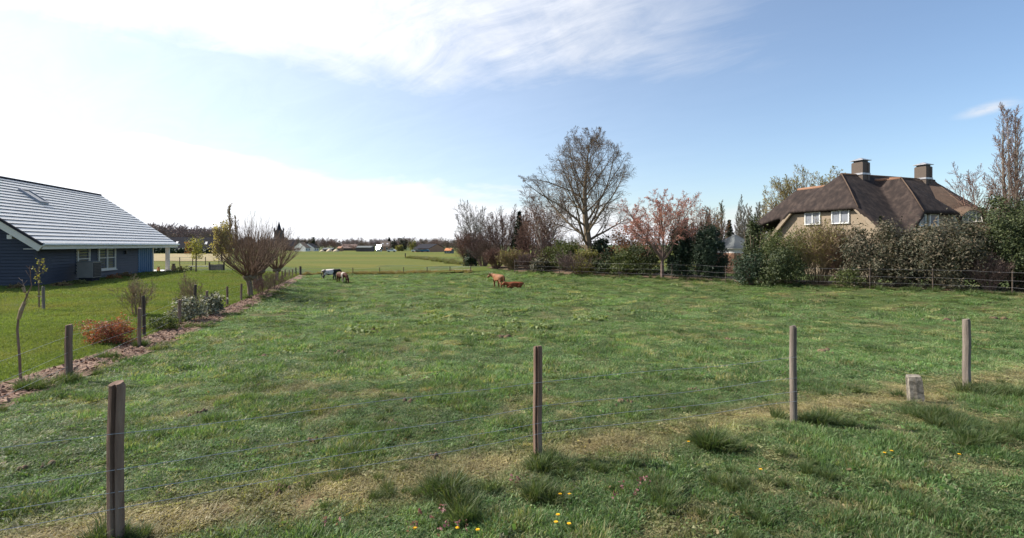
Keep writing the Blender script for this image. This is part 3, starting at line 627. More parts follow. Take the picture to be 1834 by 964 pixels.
def twig_shrub(name, px, py, wpx, top, label, cat, mat, seed=1, D=None, stems=26, lean=.5, rmin=.006, lv=3, leafmat=None, nleaf=0, lsize=.08, group=None, kids=(9, 5), r0=.02):
    b = G(px, py) if D is None else AT(px, D); D = b[1]; w, h = wpx/FPX*D, ZP(top, D)-b[2]
    r = random.Random(seed); segs = []
    cfg = dict(n=[5, 4, 3][:lv], wan=[.10, .14, .18], up=[.03, .05, .03], tip=[.35, .4, .5], kids=list(kids)+[0], start=[.25, .2, 0], ang=[38, 42, 40], ratio=[.42, .5, .5], rr=[.6, .6, .6], rmin=rmin)
    for k in range(stems):
        a = r.random()*6.28; q = math.sqrt(r.random()); tl = q*w*.5
        Ls = math.hypot(h*(1-.35*q*q), tl)*(.8+.25*r.random())
        grow(segs, r, Vector((math.cos(a)*tl*.25, math.sin(a)*tl*.25, 0)), Vector((math.cos(a)*tl, math.sin(a)*tl, h)), Ls, r0*(.7+.6*r.random()), 0, cfg)
    o = thing(name, b, label, cat, group)
    segs_mesh(segs, 0, 0, 4).build('stems', mat, o)
    if lv > 1: segs_mesh(segs, 1, 2, 3).build('twigs', mat, o)
    if leafmat:
        rr = np.random.default_rng(seed); E = np.array([s[2][:] for s in segs if s[0] >= 1]); P = E[rr.integers(0, len(E), nleaf)]+rr.normal(0, .07, (nleaf, 3))
        leaves(rr, P, lsize, 1.8).build('foliage', leafmat, o)
    return o
def bare_tree(name, b, H, label, cfg, r0, bark, twig, seed, group=None, stems=1, lean=0., leafmat=None, nleaf=0, lsize=.08, fork=0., tl=1):
    r = random.Random(seed); segs = []
    if stems == 1: grow(segs, r, Vector((0, 0, -.1)), Vector((lean, 0, 1)), H, r0, 0, cfg)
    else:
        if fork: segs.append((0, Vector((0, 0, -.1)), Vector((0, 0, fork)), r0*1.5, r0*1.2))
        for k in range(stems):
            a = k*6.283/stems+r.gauss(0, .4); q = lean*(.35+.75*r.random())
            grow(segs, r, Vector((math.cos(a)*r0*.5, math.sin(a)*r0*.5, fork*.9)), Vector((math.cos(a)*q, math.sin(a)*q, 1)), (H-fork)*(.82+.25*r.random())*(1-.18*q*q), r0*(.55+.5*r.random()), 0, cfg)
    o = thing(name, b, label, 'tree', group)
    segs_mesh(segs, 0, tl, 7).build('trunk', bark, o); cr = segs_mesh(segs, tl+1, 9, 3)
    cr = cr.build('crown', twig, o)
    if leafmat:
        rr = np.random.default_rng(seed); E = np.array([s[2][:] for s in segs if s[0] >= 2]); P = E[rr.integers(0, len(E), nleaf)]+rr.normal(0, .05, (nleaf, 3))
        leaves(rr, P, lsize, 1.7).build('foliage', leafmat, o)
    return o

# the great bare tree
bt = AT(1057, 51.5)
cfgA = dict(n=[12, 8, 6, 5, 3], wan=[.035, .11, .16, .2, .22], up=[.02, .06, .04, .03, .02], tip=[.07, .16, .25, .35, .6], kids=[32, 12, 9, 6, 0], start=[.17, .12, .12, .1, 0],
            ang=[66, 46, 48, 46], ratio=[.60, .46, .45, .5], rr=[.36, .46, .5, .55], rmin=.0065, angt=.35, env=lambda p, r: (p.x+.5)**2+p.y**2 < (np.interp(p.z+r.gauss(0, .25), [0, 2.5, 3.7, 6, 7.6, 9.2, 10.8, 11.8, 13., 14., 14.9], [1.5, 2.6, 3.6, 5.2, 6.0, 5.7, 4.6, 3.8, 2.8, 1.8, .6])*(1+r.gauss(0, .07)))**2,
            prof=lambda t: max(.25, 1.1-((t-.2)/.9)**1.7) if t > .2 else .9)
bare_tree('bare_tree', bt, (ZP(221, 51.5)-bt[2])*.92, 'tallest bare tree with wide dark branches behind the right fence', cfgA, .46, M['bark'], M['twig'], 12, tl=1)
# pink budded ornamental tree
cfgP = dict(n=[8, 6, 5, 3], wan=[.08, .12, .16, .2], up=[.02, .03, .03, 0], tip=[.2, .25, .3, .5], kids=[8, 7, 6, 0], start=[.22, .15, .1, 0], ang=[46, 46, 46], ratio=[.5, .5, .5], rr=[.55, .55, .6], rmin=.008)
pb = G(1186, 498); H = ZP(336, pb[1])-pb[2]
bare_tree('budding_tree', pb, H, 'small spreading tree covered in pinkish red buds, right of tallest tree', cfgP, .11, M['twig_purple'], M['twig_red'], 8, stems=10, lean=1.0, fork=H*.22, leafmat=M['l_pink'], nleaf=11000, lsize=.09, tl=0)
# trees at the far end of the hedge
cfgV = dict(n=[9, 6, 5, 3], wan=[.05, .09, .14, .2], up=[.025, .05, .04, 0], tip=[.12, .2, .3, .5], kids=[12, 7, 5, 0], start=[.2, .15, .1, 0], ang=[36, 38, 40], ratio=[.42, .48, .5], rr=[.5, .5, .6], rmin=.012)
def vt(px, D, top): b = AT(px, D); return b, ZP(top, D)-b[2]
b, H = vt(851, 73, 366); bare_tree('bare_tree', b, H, 'fine twigged fan shaped bare tree at the far end of the hedge', cfgV, .13, M['bark_grey'], M['bark_grey'], 3, stems=8, lean=.55, fork=.6, tl=0)
b, H = vt(976, 57, 350); bare_tree('birch_tree', b, H, 'pale limbed birch left of tallest tree', dict(cfgV, rmin=.010, up=[.04, .03, -.02, -.04], kids=[13, 8, 5, 0]), .12, M['birch'], M['twig_red'], 5, stems=9, lean=.62, fork=1.4, tl=0)
b, H = vt(904, 66, 385); bare_tree('bare_tree', b, H, 'purplish brown bushy bare tree left of the narrow dark conifer', dict(cfgV, kids=[16, 8, 6, 0]), .13, M['twig_purple'], M['twig_purple'], 14, stems=9, lean=.55, fork=.3, tl=0)
b, H = vt(950, 62, 396); bare_tree('bare_tree', b, H, 'reddish bare tree right of the narrow dark conifer', dict(cfgV, kids=[15, 8, 6, 0]), .11, M['twig_red'], M['twig_red'], 17, stems=8, lean=.5, fork=.3, tl=0)
def conifer(name, px, D, top, wpx, label, n=5200, size=.28, seed=2, base=None, group=None, mat=None):
    b = AT(px, D); h = ZP(top, D)-b[2]; w = wpx/FPX*D; r = np.random.default_rng(seed); o = thing(name, b, label, 'tree', group)
    MB().tube([(0, 0, -.1), (0, 0, h*.5), (0, 0, h*.98)], [h*.02, h*.012, .01], 6).build('trunk', M['bark'], o)
    lay = 17; t = (r.integers(0, lay, n)+r.normal(0, .16, n))/lay; t = t.clip(.02, .995); a = r.random(n)*6.283; rr = w/2*(1-t)**.9*np.sqrt(r.random(n))*(.8+.3*vnoise(a*2, t*lay, 5))
    P = np.stack([np.cos(a)*rr, np.sin(a)*rr, t*h-rr*.22], 1); P[:, 2] = np.abs(P[:, 2])+.05
    leaves(r, P, size, 3., np.stack([np.cos(a), np.sin(a), a*0+.2], 1)).build('crown', mat or M['l_conifer'], o); return o
conifer('conifer', 930, 64, 377, 46, 'narrow dark conifer rising among the bare trees', 4600, .42)
conifer('conifer', 1306, 62, 392, 44, 'small dark conifer behind the grey roofed shed', 3000, .34, 7)
conifer('conifer', 1577, 41, 384, 20, 'little dark conifer tip poking up before the thatched roof', 2200, .2, 9)
# hedge, from its far end to the right edge of the picture
TW = 'shrub'
HG = 'shrubs behind the right fence'
twig_shrub('twiggy_shrub', 838, 475, 46, 414, 'dark red brown twiggy shrub at the far end of the hedge', TW, M['twig_red'], 21, D=72, stems=60, rmin=.012, group=HG, r0=.03)
twig_shrub('twiggy_shrub', 866, 475, 50, 420, 'dense brown twiggy shrub below the fan shaped bare tree', TW, M['twig_purple'], 22, D=69, stems=60, rmin=.012, group=HG, r0=.03)
shrub('evergreen_shrub', 845, 474, 30, 448, 'low dark evergreen under the far bare tree', TW, M['l_holly'], 2600, .22, D=70.5, seed=3, group=HG)
twig_shrub('bramble', 888, 480, 50, 447, 'low reddish brown bramble at the fence end', TW, M['twig_red'], 23, D=62, stems=70, rmin=.012, group=HG, r0=.025)
twig_shrub('bramble', 918, 484, 56, 450, 'tan bramble mound behind the standing brown cow', TW, M['twig_tan'], 24, D=59, stems=80, rmin=.010, group=HG, r0=.02, leafmat=M['l_olive'], nleaf=1500, lsize=.14)
twig_shrub('bramble', 948, 486, 46, 455, 'dark reddish bramble right of the tan bramble mound', TW, M['twig_purple'], 25, D=57, stems=70, rmin=.011, group=HG, r0=.02)
shrub('evergreen_shrub', 968, 487, 42, 462, 'glossy bluish evergreen with pale flecks under the birch', TW, M['l_rhodo'], 3200, .2, D=54.5, seed=5, group=HG)
shrub('green_shrub', 1012, 490, 76, 428, 'olive green shrub right of the birch', TW, M['l_green'], 7500, .17, D=54, seed=6, group=HG)
twig_shrub('twiggy_shrub', 992, 486, 70, 428, 'brown thicket behind the olive shrub near the birch', TW, M['twig_purple'], 44, D=56.5, stems=60, rmin=.012, group=HG, r0=.03)
shrub('olive_shrub', 1052, 490, 60, 447, 'yellowish shrub around the foot of tallest tree', TW, M['l_olive'], 6200, .14, D=50.2, seed=8, group=HG)
shrub('evergreen_shrub', 1078, 480, 44, 428, 'dark round evergreen behind the foot of tallest tree', TW, M['l_holly'], 5200, .22, D=52, seed=9, group=HG)
shrub('evergreen_shrub', 1088, 493, 54, 450, 'dark low evergreen just right of the tallest trunk', TW, M['l_yew'], 5200, .15, D=48.5, seed=10, group=HG)
shrub('rust_shrub', 1128, 492, 100, 408, 'rusty orange leaved shrub left of the pink budded tree', TW, M['l_rust'], 6200, .16, D=50, seed=12, group=HG)
shrub('green_shrub', 1120, 494, 70, 446, 'dull green shrub in front of the rusty one', TW, M['l_green'], 5600, .16, D=47, seed=13, group=HG)
shrub('green_shrub', 1160, 495, 76, 432, 'shady green shrub behind the pink budded tree trunk', TW, M['l_yew'], 5600, .15, D=46, seed=14, group=HG)
twig_shrub('twiggy_shrub', 1040, 492, 90, 455, 'low brown twigs in front of tallest trunk', TW, M['twig_purple'], 26, D=50, stems=50, rmin=.009, group=HG, r0=.02)
twig_shrub('rust_shrub', 1255, 480, 90, 378, 'tall reddish twiggy shrub behind the two dark hollies', TW, M['twig_red'], 27, D=52, stems=50, rmin=.010, group=HG, r0=.035, leafmat=M['l_rust'], nleaf=2600, lsize=.12)
shrub('holly', 1218, 500, 48, 407, 'left narrow dark holly of two beside the pink budded tree', TW, M['l_holly'], 17000, .13, shape=s_col, D=43.6, seed=15, clumps=170, spread=.10, shell=.75, group=HG, aspect=1.7)
shrub('holly', 1269, 502, 58, 405, 'right wider dark holly of two beside the grey roofed shed', TW, M['l_holly'], 20000, .13, shape=s_col, D=41.6, seed=16, clumps=190, spread=.10, shell=.75, group=HG, aspect=1.7)
shrub('conifer', 1350, 506, 62, 393, 'broad pointed dark conifer right of the grey roofed shed', TW, M['l_yew'], 12000, .14, shape=s_cone, D=38.4, seed=18, clumps=170, spread=.11, group=HG)
shrub('green_shrub', 1345, 508, 60, 452, 'small dark green shrub at the foot of the broad conifer', TW, M['l_holly'], 5000, .12, D=36.2, seed=52, group=HG)
shrub('green_shrub', 1398, 509, 100, 412, 'loose bright green shrub before the thatched house corner', TW, M['l_green'], 18000, .11, D=37, seed=19, clumps=130, group=HG)
shrub('green_shrub', 1392, 510, 90, 444, 'dark green lower shrub in front of the bright green one', TW, M['l_yew'], 8000, .12, D=35.4, seed=20, group=HG)
twig_shrub('tan_shrub', 1466, 512, 100, 404, 'tan twiggy shrub with olive buds below the villa windows', TW, M['twig_tan'], 28, D=35.5, stems=90, rmin=.007, group=HG, r0=.018, leafmat=M['l_olive'], nleaf=6500, lsize=.09)
twig_shrub('tan_shrub', 1500, 513, 52, 412, 'reddish stemmed shrub beside the leftmost rhododendron', TW, M['twig_red'], 29, D=34.6, stems=60, rmin=.007, group=HG, r0=.016, leafmat=M['l_tan'], nleaf=2500, lsize=.08)
shrub('rhododendron', 1562, 517, 110, 402, 'large leathery leaved rhododendron left of two below the villa', TW, M['l_rhodo'], 17000, .15, D=33, seed=30, clumps=130, group=HG, aspect=2.6)
shrub('rhododendron', 1622, 519, 70, 424, 'smaller rhododendron between the two big ones', TW, M['l_rhodo'], 10000, .15, D=32, seed=31, group=HG, aspect=2.6)
shrub('rhododendron', 1690, 523, 140, 398, 'large leathery leaved rhododendron right of two below the villa', TW, M['l_rhodo'], 24000, .15, D=31, seed=32, clumps=150, group=HG, aspect=2.6)
shrub('green_shrub', 1520, 515, 50, 480, 'low bright green shrub at the fence under the rhododendrons', TW, M['l_green'], 3000, .1, D=32.6, seed=33, group=HG)
shrub('yew', 1822, 528, 150, 352, 'big rounded clipped yew at the right edge', TW, M['l_yew'], 40000, .12, D=30, seed=34, clumps=260, spread=.10, shell=.75, group=HG)
twig_shrub('twiggy_shrub', 1772, 525, 60, 455, 'brown undergrowth left of the rounded yew', TW, M['twig_purple'], 35, D=29.4, stems=60, rmin=.006, group=HG, r0=.014)
# trees behind the villa
cfgF = dict(n=[12, 6, 5, 3], wan=[.02, .06, .1, .15], up=[.02, .10, .08, .03], tip=[.08, .2, .3, .5], kids=[30, 7, 5, 0], start=[.1, .12, .1, 0], ang=[34, 32, 36], ratio=[.26, .5, .5], rr=[.4, .5, .6], rmin=.012, prof=lambda t: max(.2, 1-t*.75))
b, H = vt(1812, 42, 214); bare_tree('poplar', b, H, 'tall upright bare poplar at the right edge behind the yew', dict(cfgF, rmin=.010), .2, M['bark_grey'], M['twig_red'], 41, stems=4, lean=.10, fork=.5)
b, H = vt(1772, 44, 306); bare_tree('bare_tree', b, H, 'spreading reddish bare tree beside the tall right poplar', cfgV, .12, M['twig_red'], M['twig_red'], 42, stems=7, lean=.6, fork=.6, tl=0)
for k, (px, D, top, lab) in enumerate(((1275, 84, 372, 'slender bare sapling tree nearest the pink budded tree'), (1292, 88, 366, 'second slender bare tree right of the pink budded tree'), (1322, 86, 362, 'slender bare tree above the grey shed roof'),
        (1336, 92, 372, 'low slender bare tree just right of the shed roof'), (1350, 87, 358, 'slender bare tree above the broad pointed conifer'), (1368, 90, 370, 'slender bare tree right of the pointed conifer tip'), (1384, 88, 362, 'slender bare tree touching the villa roof edge'))):
    b, H = vt(px, D, top); bare_tree('slender_tree', b, H, lab, dict(cfgF, kids=[26, 8, 5, 0], rmin=.016), .10, M['bark_grey'], M['twig_olive'] if k % 2 else M['bark_grey'], 50+k, 'slender bare trees behind the hedge', stems=3, lean=.12, fork=.4)
for k, (px, top, lab) in enumerate(((1412, 330, 'yellow green budding poplar left of the villa ridge'), (1440, 322, 'yellow green budding poplar behind the villa left ridge'), (1466, 318, 'yellow green budding poplar nearest the left chimney'))):
    b, H = vt(px, 66, top); bare_tree('budding_poplar', b, H, lab, dict(cfgV, rmin=.013), .12, M['bark_grey'], M['twig_tan'], 60+k, 'budding poplars behind the villa', stems=7, lean=.34, fork=.5, leafmat=M['l_yellow'], nleaf=2600, lsize=.15, tl=0)

# garden shed between the hollies and the conifer
sb = AT(1316, 50); shed = thing('garden_shed', sb, 'small brick shed with grey pyramid roof between holly and conifer', 'shed', rz=.35)
w_ = 1.55; zr = ZP(420, 50)-sb[2]; ze = ZP(444, 50)-sb[2]; zm = ZP(453, 50)-sb[2]
MB().box((0, 0, zm/2), (2*w_, 2*w_, zm)).build('wall', M['brick_red'], shed); MB().box((0, 0, (zm+ze)/2), (2*w_-.1, 2*w_-.1, ze-zm)).build('boarding', M['white2'], shed)
MB().add([(-w_-.25, -w_-.25, ze), (w_+.25, -w_-.25, ze), (w_+.25, w_+.25, ze), (-w_-.25, w_+.25, ze), (0, 0, zr)], [[0, 1, 4], [1, 2, 4], [2, 3, 4], [3, 0, 4]]).build('roof', M['zinc'], shed)
MB().box((0, 0, ze-.05), (2*w_+.4, 2*w_+.4, .1)).build('gutter', M['white2'], shed)

# ------------------------------------------------------------------ fences
def post_mesh(h, r, seed, crack=True, k=20, lean=(0, 0)):
    rr = np.random.default_rng(seed); prof = 1+.03*rr.normal(0, 1, k)
    if crack: prof[k//2+(1 if seed % 2 == 0 else -1)] = .45
    zs = np.array([-.25, 0, .3*h, .65*h, h-.03, h]); rad = r*np.array([1.02, 1., .99, .98, .96, .86])
    P = np.stack([lean[0]*zs+rr.normal(0, .004, 6), lean[1]*zs+rr.normal(0, .004, 6), zs], 1)
    return MB().tube(P, rad, k, True, prof)
def wires(parent, pts, heights, mat, r=.0022, sag=.012, name='wire'):
    for h in heights:
        P = []
        for a, b in zip(pts[:-1], pts[1:]):
            for t in np.linspace(0, 1, 9)[:-1]: q = a*(1-t)+b*t; P.append(q+np.array([0, 0, h-sag*4*t*(1-t)+.012*math.sin(h*40+q[0]*2.3)]))
        P.append(pts[-1]+np.array([0, 0, h])); MB().tube(P, r, 5).build(name, mat, parent)
ff = thing('roadside_fence', (0, 0, 0), 'roadside fence of round wooden posts and thin wires in the foreground', 'fence')
FE = FA-(FB-FA)*1.0; FE[2] = ground(FE[0], FE[1])
for k, (b, top, r_, mt, cr) in enumerate(((FA, 686, .058, 'post', True), (FB, 620, .052, 'post', True), (FC, 584, .046, 'post_grey', True), (FD, 572, .058, 'post_grey', False), (FE, None, .055, 'post', True))):
    h = 1.25 if top is None else ZP(top, b[1])-b[2]
    o = post_mesh(h, r_, 70+k, cr, lean=((.004, 0), (.0, 0), (.0, .01), (-.012, 0), (0, 0))[k]).build('post', M[mt], ff); o.location = b
wires(ff, [p-np.append(fnor*.055, 0) for p in (FE, FA, FB, FC)], (.90, .62, .44, .31), M['wire'], .0024)
cp_ = G(1641, 723); cb = thing('concrete_stub', cp_, 'short leaning lichen covered concrete stub post near the right fence post', 'post')
mb = MB(); zs = np.array([-.2, 0, .12, .24, .36, .42]); wd = np.array([.10, .096, .094, .092, .09, .08])
rr_ = np.random.default_rng(4)
hh = ZP(673, cp_[1])-cp_[2]
for q_ in (0,): mb.tube(np.stack([-.10*zs/.42*hh, zs*0, zs/.42*hh], 1), wd, 16, True, 1/np.maximum(abs(np.cos(np.arange(16)*math.pi/8+.45)), abs(np.sin(np.arange(16)*math.pi/8+.45)))*(1+.03*rr_.normal(0, 1, 16)))
mb.build('shaft', M['concrete'], cb)
# garden fence on the left
gf = thing('garden_fence', (0, 0, 0), 'weathered post and wire fence between the garden and the pasture', 'fence')
gp = [((123, 684), 582, .062, 'post'), ((249, 624), 552, .05, 'post'), ((258, 604), 530, .052, 'post_dark'), ((322, 582), 537, .055, 'post'), ((349, 566), 510, .06, 'post_dark'), ((371, 566), 521, .055, 'post'), ((407, 549), 513, .055, 'post'), ((432, 540), 508, .055, 'post'),
      ((446, 535), 504, .05, 'post'), ((497, 507), 486, .05, 'post_grey'), ((505, 504), 485, .05, 'post'), ((511, 501), 483, .05, 'post_dark'), ((518, 499), 484, .05, 'post_grey'), ((524, 497), 482, .05, 'post'), ((530, 495), 479, .06, 'post_dark'), ((538, 493), 477, .11, 'post_dark')]
gpts = []
for k, ((px, py), top, r_, mt) in enumerate(gp):
    b = G(px, py); gpts.append(b); o = post_mesh(ZP(top, b[1])-b[2], r_, 90+k, k % 2 == 0, 10, lean=(.015*math.sin(k*2.1), 0)).build('post', M[mt], gf); o.location = b
b0 = gpts[0]-(gpts[3]-gpts[0])*.8; b0[2] = ground(b0[0], b0[1]); o = post_mesh(1.1, .06, 111, True, 10).build('post', M['post'], gf); o.location = b0
wires(gf, [b0]+[gpts[i] for i in (0, 1, 3, 5, 6, 7, 9, 11, 13, 15)], (.85, .55, .30), M['wire'], .0025)
# far pasture fence
pf = thing('pasture_fence', (0, 0, 0), 'distant thin post and wire fence across the end of the pasture', 'fence')
for k, b in enumerate(farF):
    o = post_mesh(.78, .05, 130+k, False, 7).build('post', M['post_dark'], pf); o.location = b
wires(pf, [gpts[-1]]+farF, (.7, .4), M['wire'], .006)
# right fence
rfn = thing('horse_fence', (0, 0, 0), 'thin dark posts with three pale strands along the hedge on the right', 'fence')
rp = [np.append(redge(t), 0) for t in np.linspace(0, 10, 19)]
rp = [p+np.array([-.5, -.36, 0]) for p in rp]
for p in rp: p[2] = ground(p[0], p[1])
for k, p in enumerate(rp[::2]): o = post_mesh(1.32, .035, 150+k, False, 8).build('post', M['post_dark'], rfn); o.location = p
wires(rfn, [p+np.array([-.05, -.03, 0]) for p in rp], (1.25, .80, .42), M['rail'], .005, .02, 'tape')

# ------------------------------------------------------------------ pollard willows and garden plants
def pollard(px, D, knob, top, label, seed, shoots, spread):
    b = AT(px, D); h = ZP(knob, D)-b[2]; H = ZP(top, D)-b[2]; r = random.Random(seed); rr = np.random.default_rng(seed)
    o = thing('pollard_willow', b, label, 'tree', 'pollard willows by the garden fence')
    zs = np.array([-.2, 0, .4, .75, .9, 1.0, 1.1]); rad = np.array([.22, .17, .14, .15, .27, .28, .12])
    MB().tube(np.stack([.06*np.sin(zs*3+seed), .05*np.cos(zs*2), zs*h], 1), rad*(h/1.3)**.5, 12, True, 1+.09*rr.normal(0, 1, 12)).build('trunk', M['bark'], o, True)
    kb = MB()
    for k in range(7): a = k*.9; c = np.array([math.cos(a)*.2, math.sin(a)*.2, h*(.9+.12*r.random())]); kb.tube([c-np.array([0, 0, .16]), c, c+np.array([0, 0, .15])], [.05, .17, .05], 7)
    kb.build('knuckle', M['bark'], o, True)
    segs = []; cfg = dict(n=[8, 5], wan=[.03, .08], up=[.045, .05], tip=[.25, .5], kids=[4, 0], start=[.3, 0], ang=[20], ratio=[.35], rr=[.6], rmin=.005)
    for k in range(shoots):
        a = r.random()*6.283; q = r.random()**.7*spread; L = (H-h)*(.75+.45*r.random())*(1-.10*q)
        grow(segs, r, Vector((math.cos(a)*.22, math.sin(a)*.22, h*(.92+.1*r.random()))), Vector((math.cos(a)*q, math.sin(a)*q, 1)), L, .012+.011*r.random(), 0, cfg)
    segs_mesh(segs, 0, 0, 4).build('shoots', M['willow_twig'], o); segs_mesh(segs, 1, 1, 3).build('twigs', M['willow_twig'], o); return o
pollard(446, 30.5, 494, 398, 'nearest pollard willow with thick knob and dense upright shoots', 1, 115, 1.6)
pollard(457, 33, 488, 392, 'second pollard willow, close behind the nearest one', 2, 90, 1.2)
pollard(466, 36, 484, 402, 'third pollard willow, slim trunk behind the second', 3, 85, 1.2)
pollard(496, 42, 482, 408, 'rightmost pollard willow, farthest along the garden fence', 4, 95, 1.25)

GS = 'garden plants'
shrub('photinia', 197, 616, 78, 569, 'low red leaved bush beside the bark bed', 'shrub', M['l_photinia'], 6000, .05, shape=lambda t: .96 if t < .9 else .8, D=14.2, seed=61, clumps=70, group=GS, stems=20)
shrub('variegated_shrub', 338, 570, 66, 530, 'white and green variegated bush behind the garden fence posts', 'shrub', M['l_varieg'], 2600, .085, D=19.5, seed=62, clumps=70, group=GS)
shrub('variegated_shrub', 378, 562, 50, 522, 'smaller variegated bush farther along the bark bed', 'shrub', M['l_varieg'], 1600, .11, D=21.5, seed=63, clumps=50, group=GS)
shrub('low_evergreen', 288, 590, 60, 566, 'small low green plant between red bush and variegated bush', 'shrub', M['l_green'], 2200, .06, D=17, seed=64, clumps=40, group=GS)
twig_shrub('dogwood', 492, 522, 70, 488, 'reddish twigged dogwood around the rightmost pollard trunks', 'shrub', M['twig_red'], 65, D=36, stems=50, rmin=.0045, group=GS, r0=.009, kids=(6, 3))
twig_shrub('dogwood', 470, 528, 50, 497, 'reddish twigged dogwood right of the nearest pollard trunk', 'shrub', M['twig_red'], 66, D=31.5, stems=36, rmin=.0045, group=GS, r0=.009, kids=(6, 3))
twig_shrub('bare_shrub', 245, 556, 52, 497, 'fine twigged bare shrub on a short stem behind two fence posts', 'shrub', M['twig_tan'], 67, D=20, stems=16, rmin=.005, group=GS, r0=.016)
twig_shrub('bare_shrub', 344, 556, 42, 488, 'upright bare shrub behind the taller dark fence post', 'shrub', M['twig_tan'], 68, D=22.5, stems=14, rmin=.005, group=GS, r0=.014)
def sapling(pts, r0, label, mat, twigs, leafmat=None, seed=1):
    P = np.array(pts); b = P[0].copy(); o = thing('sapling', b, label, 'sapling'); P = P-b
    MB().tube(P, np.linspace(r0, r0*.4, len(P)), 7).build('trunk', mat, o)
    r = random.Random(seed); segs = []; cfg = dict(n=[4, 3], wan=[.1, .15], up=[.06, .05], tip=[.4, .5], kids=[4, 0], start=[.3, 0], ang=[40], ratio=[.45], rr=[.6], rmin=.004)
    for k in range(twigs):
        t = .55+.45*k/max(1, twigs-1); f = t*(len(P)-1)*.999; i = int(f); q = P[i]*(1-f+i)+P[i+1]*(f-i); a = k*2.4
        grow(segs, r, Vector(q), Vector((math.cos(a)*.6, math.sin(a)*.6, .9)), .25+.3*r.random(), r0*.35, 0, cfg)
    segs_mesh(segs, 0, 1, 4).build('branches', mat, o)
    if leafmat:
        rr = np.random.default_rng(seed); E = np.array([s[2][:] for s in segs]); leaves(rr, E[rr.integers(0, len(E), 120)]+rr.normal(0, .04, (120, 3)), .07, 1.8).build('foliage', leafmat, o)
    return o
s0 = G(37, 686); D = s0[1]
def pxp(px, py, D): return np.array([(px-CXP)/FPX*D, D, ZP(py, D)])
sp_ = sapling([s0, pxp(35, 640, D), pxp(31, 590, D), pxp(33, 570, D), pxp(42, 545, D+.05), pxp(50, 525, D+.1), pxp(57, 512, D+.1)], .024, 'crooked thin sapling with bandaged stem at the left edge', M['post'], 3, None, 71)
wr = MB(); Q = [pxp(33, 572, D)-s0, pxp(38, 556, D)-s0, pxp(44, 541, D+.05)-s0]; wr.tube(Q, [.028, .036, .026], 8); Q = [pxp(45, 524, D+.08)-s0, pxp(40, 515, D+.08)-s0]; wr.tube(Q, [.024, .018], 7); wr.build('bandage', M['l_yellow'] if False else M['twig_tan'], sp_)
s1 = G(70, 557); D = s1[1]
sapling([s1, pxp(70, 530, D), pxp(69, 505, D), pxp(68, 480, D)], .03, 'young staked tree with yellow leaves on the lawn', M['post'], 7, M['l_yellow'], 72)
st_ = G(78, 558); o = thing('tree_stake', st_, 'short wooden stake beside the young tree on the lawn', 'stake'); post_mesh(ZP(513, st_[1])-st_[2], .055, 73, False, 8).build('stake', M['post_grey'], o); MB().tube([(-.25, 0, .62), (0, 0, .6)], .015, 5).build('tie', M['dark'], o)
o = thing('tree_ring', (s1+st_)/2+np.array([0, 0, .02]), 'flat mulch ring under the staked young tree', 'mulch'); MB().tube([(0, 0, 0), (0, 0, .03)], [.65, .55], 20).build('mulch', M['mulch'], o)
dc = G(30, 549); o = thing('drain_cover', dc, 'small dark drain cover in the lawn near the left edge', 'cover'); MB().box((0, 0, .045), (.6, .5, .05)).build('plate', M['dark'], o); MB().box((0, 0, .02), (.7, .6, .05)).build('frame', M['zinc'], o)
yt = AT(351, 47); H = ZP(424, 47)-yt[2]
o = thing('young_tree', yt, 'young tree with yellow green crown at the end of the lawn', 'tree'); MB().tube([(0, 0, -.1), (.02, 0, H*.5), (0, 0, H*.85)], [.07, .05, .02], 7).build('trunk', M['bark'], o)
rr_ = np.random.default_rng(75); P, out = clump_points(rr_, 1500, (1.4, 1.4, H*.62), s_blob, 45, .2); P[:, 2] += H*.4; leaves(rr_, P, .11, 1.8, out).build('crown', M['l_yellow'], o)
# plants at the foot of the house wall
hb = MB()
ss2, w2 = np.meshgrid(np.linspace(.2, 21.5, 60), np.linspace(0, 1, 6), indexing='ij'); wv = 1.-(1.7+.5*fbm(ss2*.7, ss2*0, 6, 3))*w2
Pb = E0[None, None]+he*ss2[..., None]+hi*wv[..., None]
tag(sheet('wall_bed', Pb[..., 0], Pb[..., 1], lambda x, y: ground(x, y)+.05, M['mulch']), 'bark mulch strip along the foot of the blue house', 'bed')
for k, (px, py, w, top, mt, lab) in enumerate(((140, 513, 34, 501, 'l_green', 'green bush at the wall left of the heat pump'), (108, 516, 30, 506, 'l_tan', 'brownish low plant at the wall near the house corner'), (205, 502, 26, 492, 'l_rust', 'purplish plant right of the heat pump'),
        (228, 499, 30, 488, 'l_tan', 'brown leaved plant below the blue panel corner'), (260, 497, 40, 491, 'l_green', 'low green plant in front of the bright blue panel'), (305, 490, 34, 484, 'l_green', 'low green plant beside the patio'), (330, 488, 40, 478, 'l_olive', 'yellowish plant right of the patio'),
        (30, 520, 26, 508, 'l_tan', 'dry brown plant against the gable wall'))):
    shrub('bed_plant', px, py, w, top, lab, 'plant', M[mt], 900, .09, seed=80+k, clumps=25, group='plants along the house wall', stems=6)
for k, (px, py, top, lab) in enumerate(((284, 488, 478, 'left rusty orange pot ornament beside the porch post'), (324, 487, 477, 'right rusty orange pot ornament beyond the porch'), (311, 487, 473, 'slim dark pot plant between the two rusty ornaments'))):
    b = G(px, py); h = ZP(top, b[1])-b[2]; o = thing('garden_ornament', b, lab, 'ornament'); mt = M['orange_tile'] if k < 2 else M['bark']
    MB().tube([(0, 0, 0), (0, 0, h*.3), (0, 0, h*.65), (0, 0, h*.9), (0, 0, h)], np.array([.16, .26, .24, .14, .19])*h*1.0, 12).build('body', mt, o, True); MB().tube([(0, 0, h*.98), (0, 0, h*1.04)], h*.21, 12).build('rim', M['dark'], o)
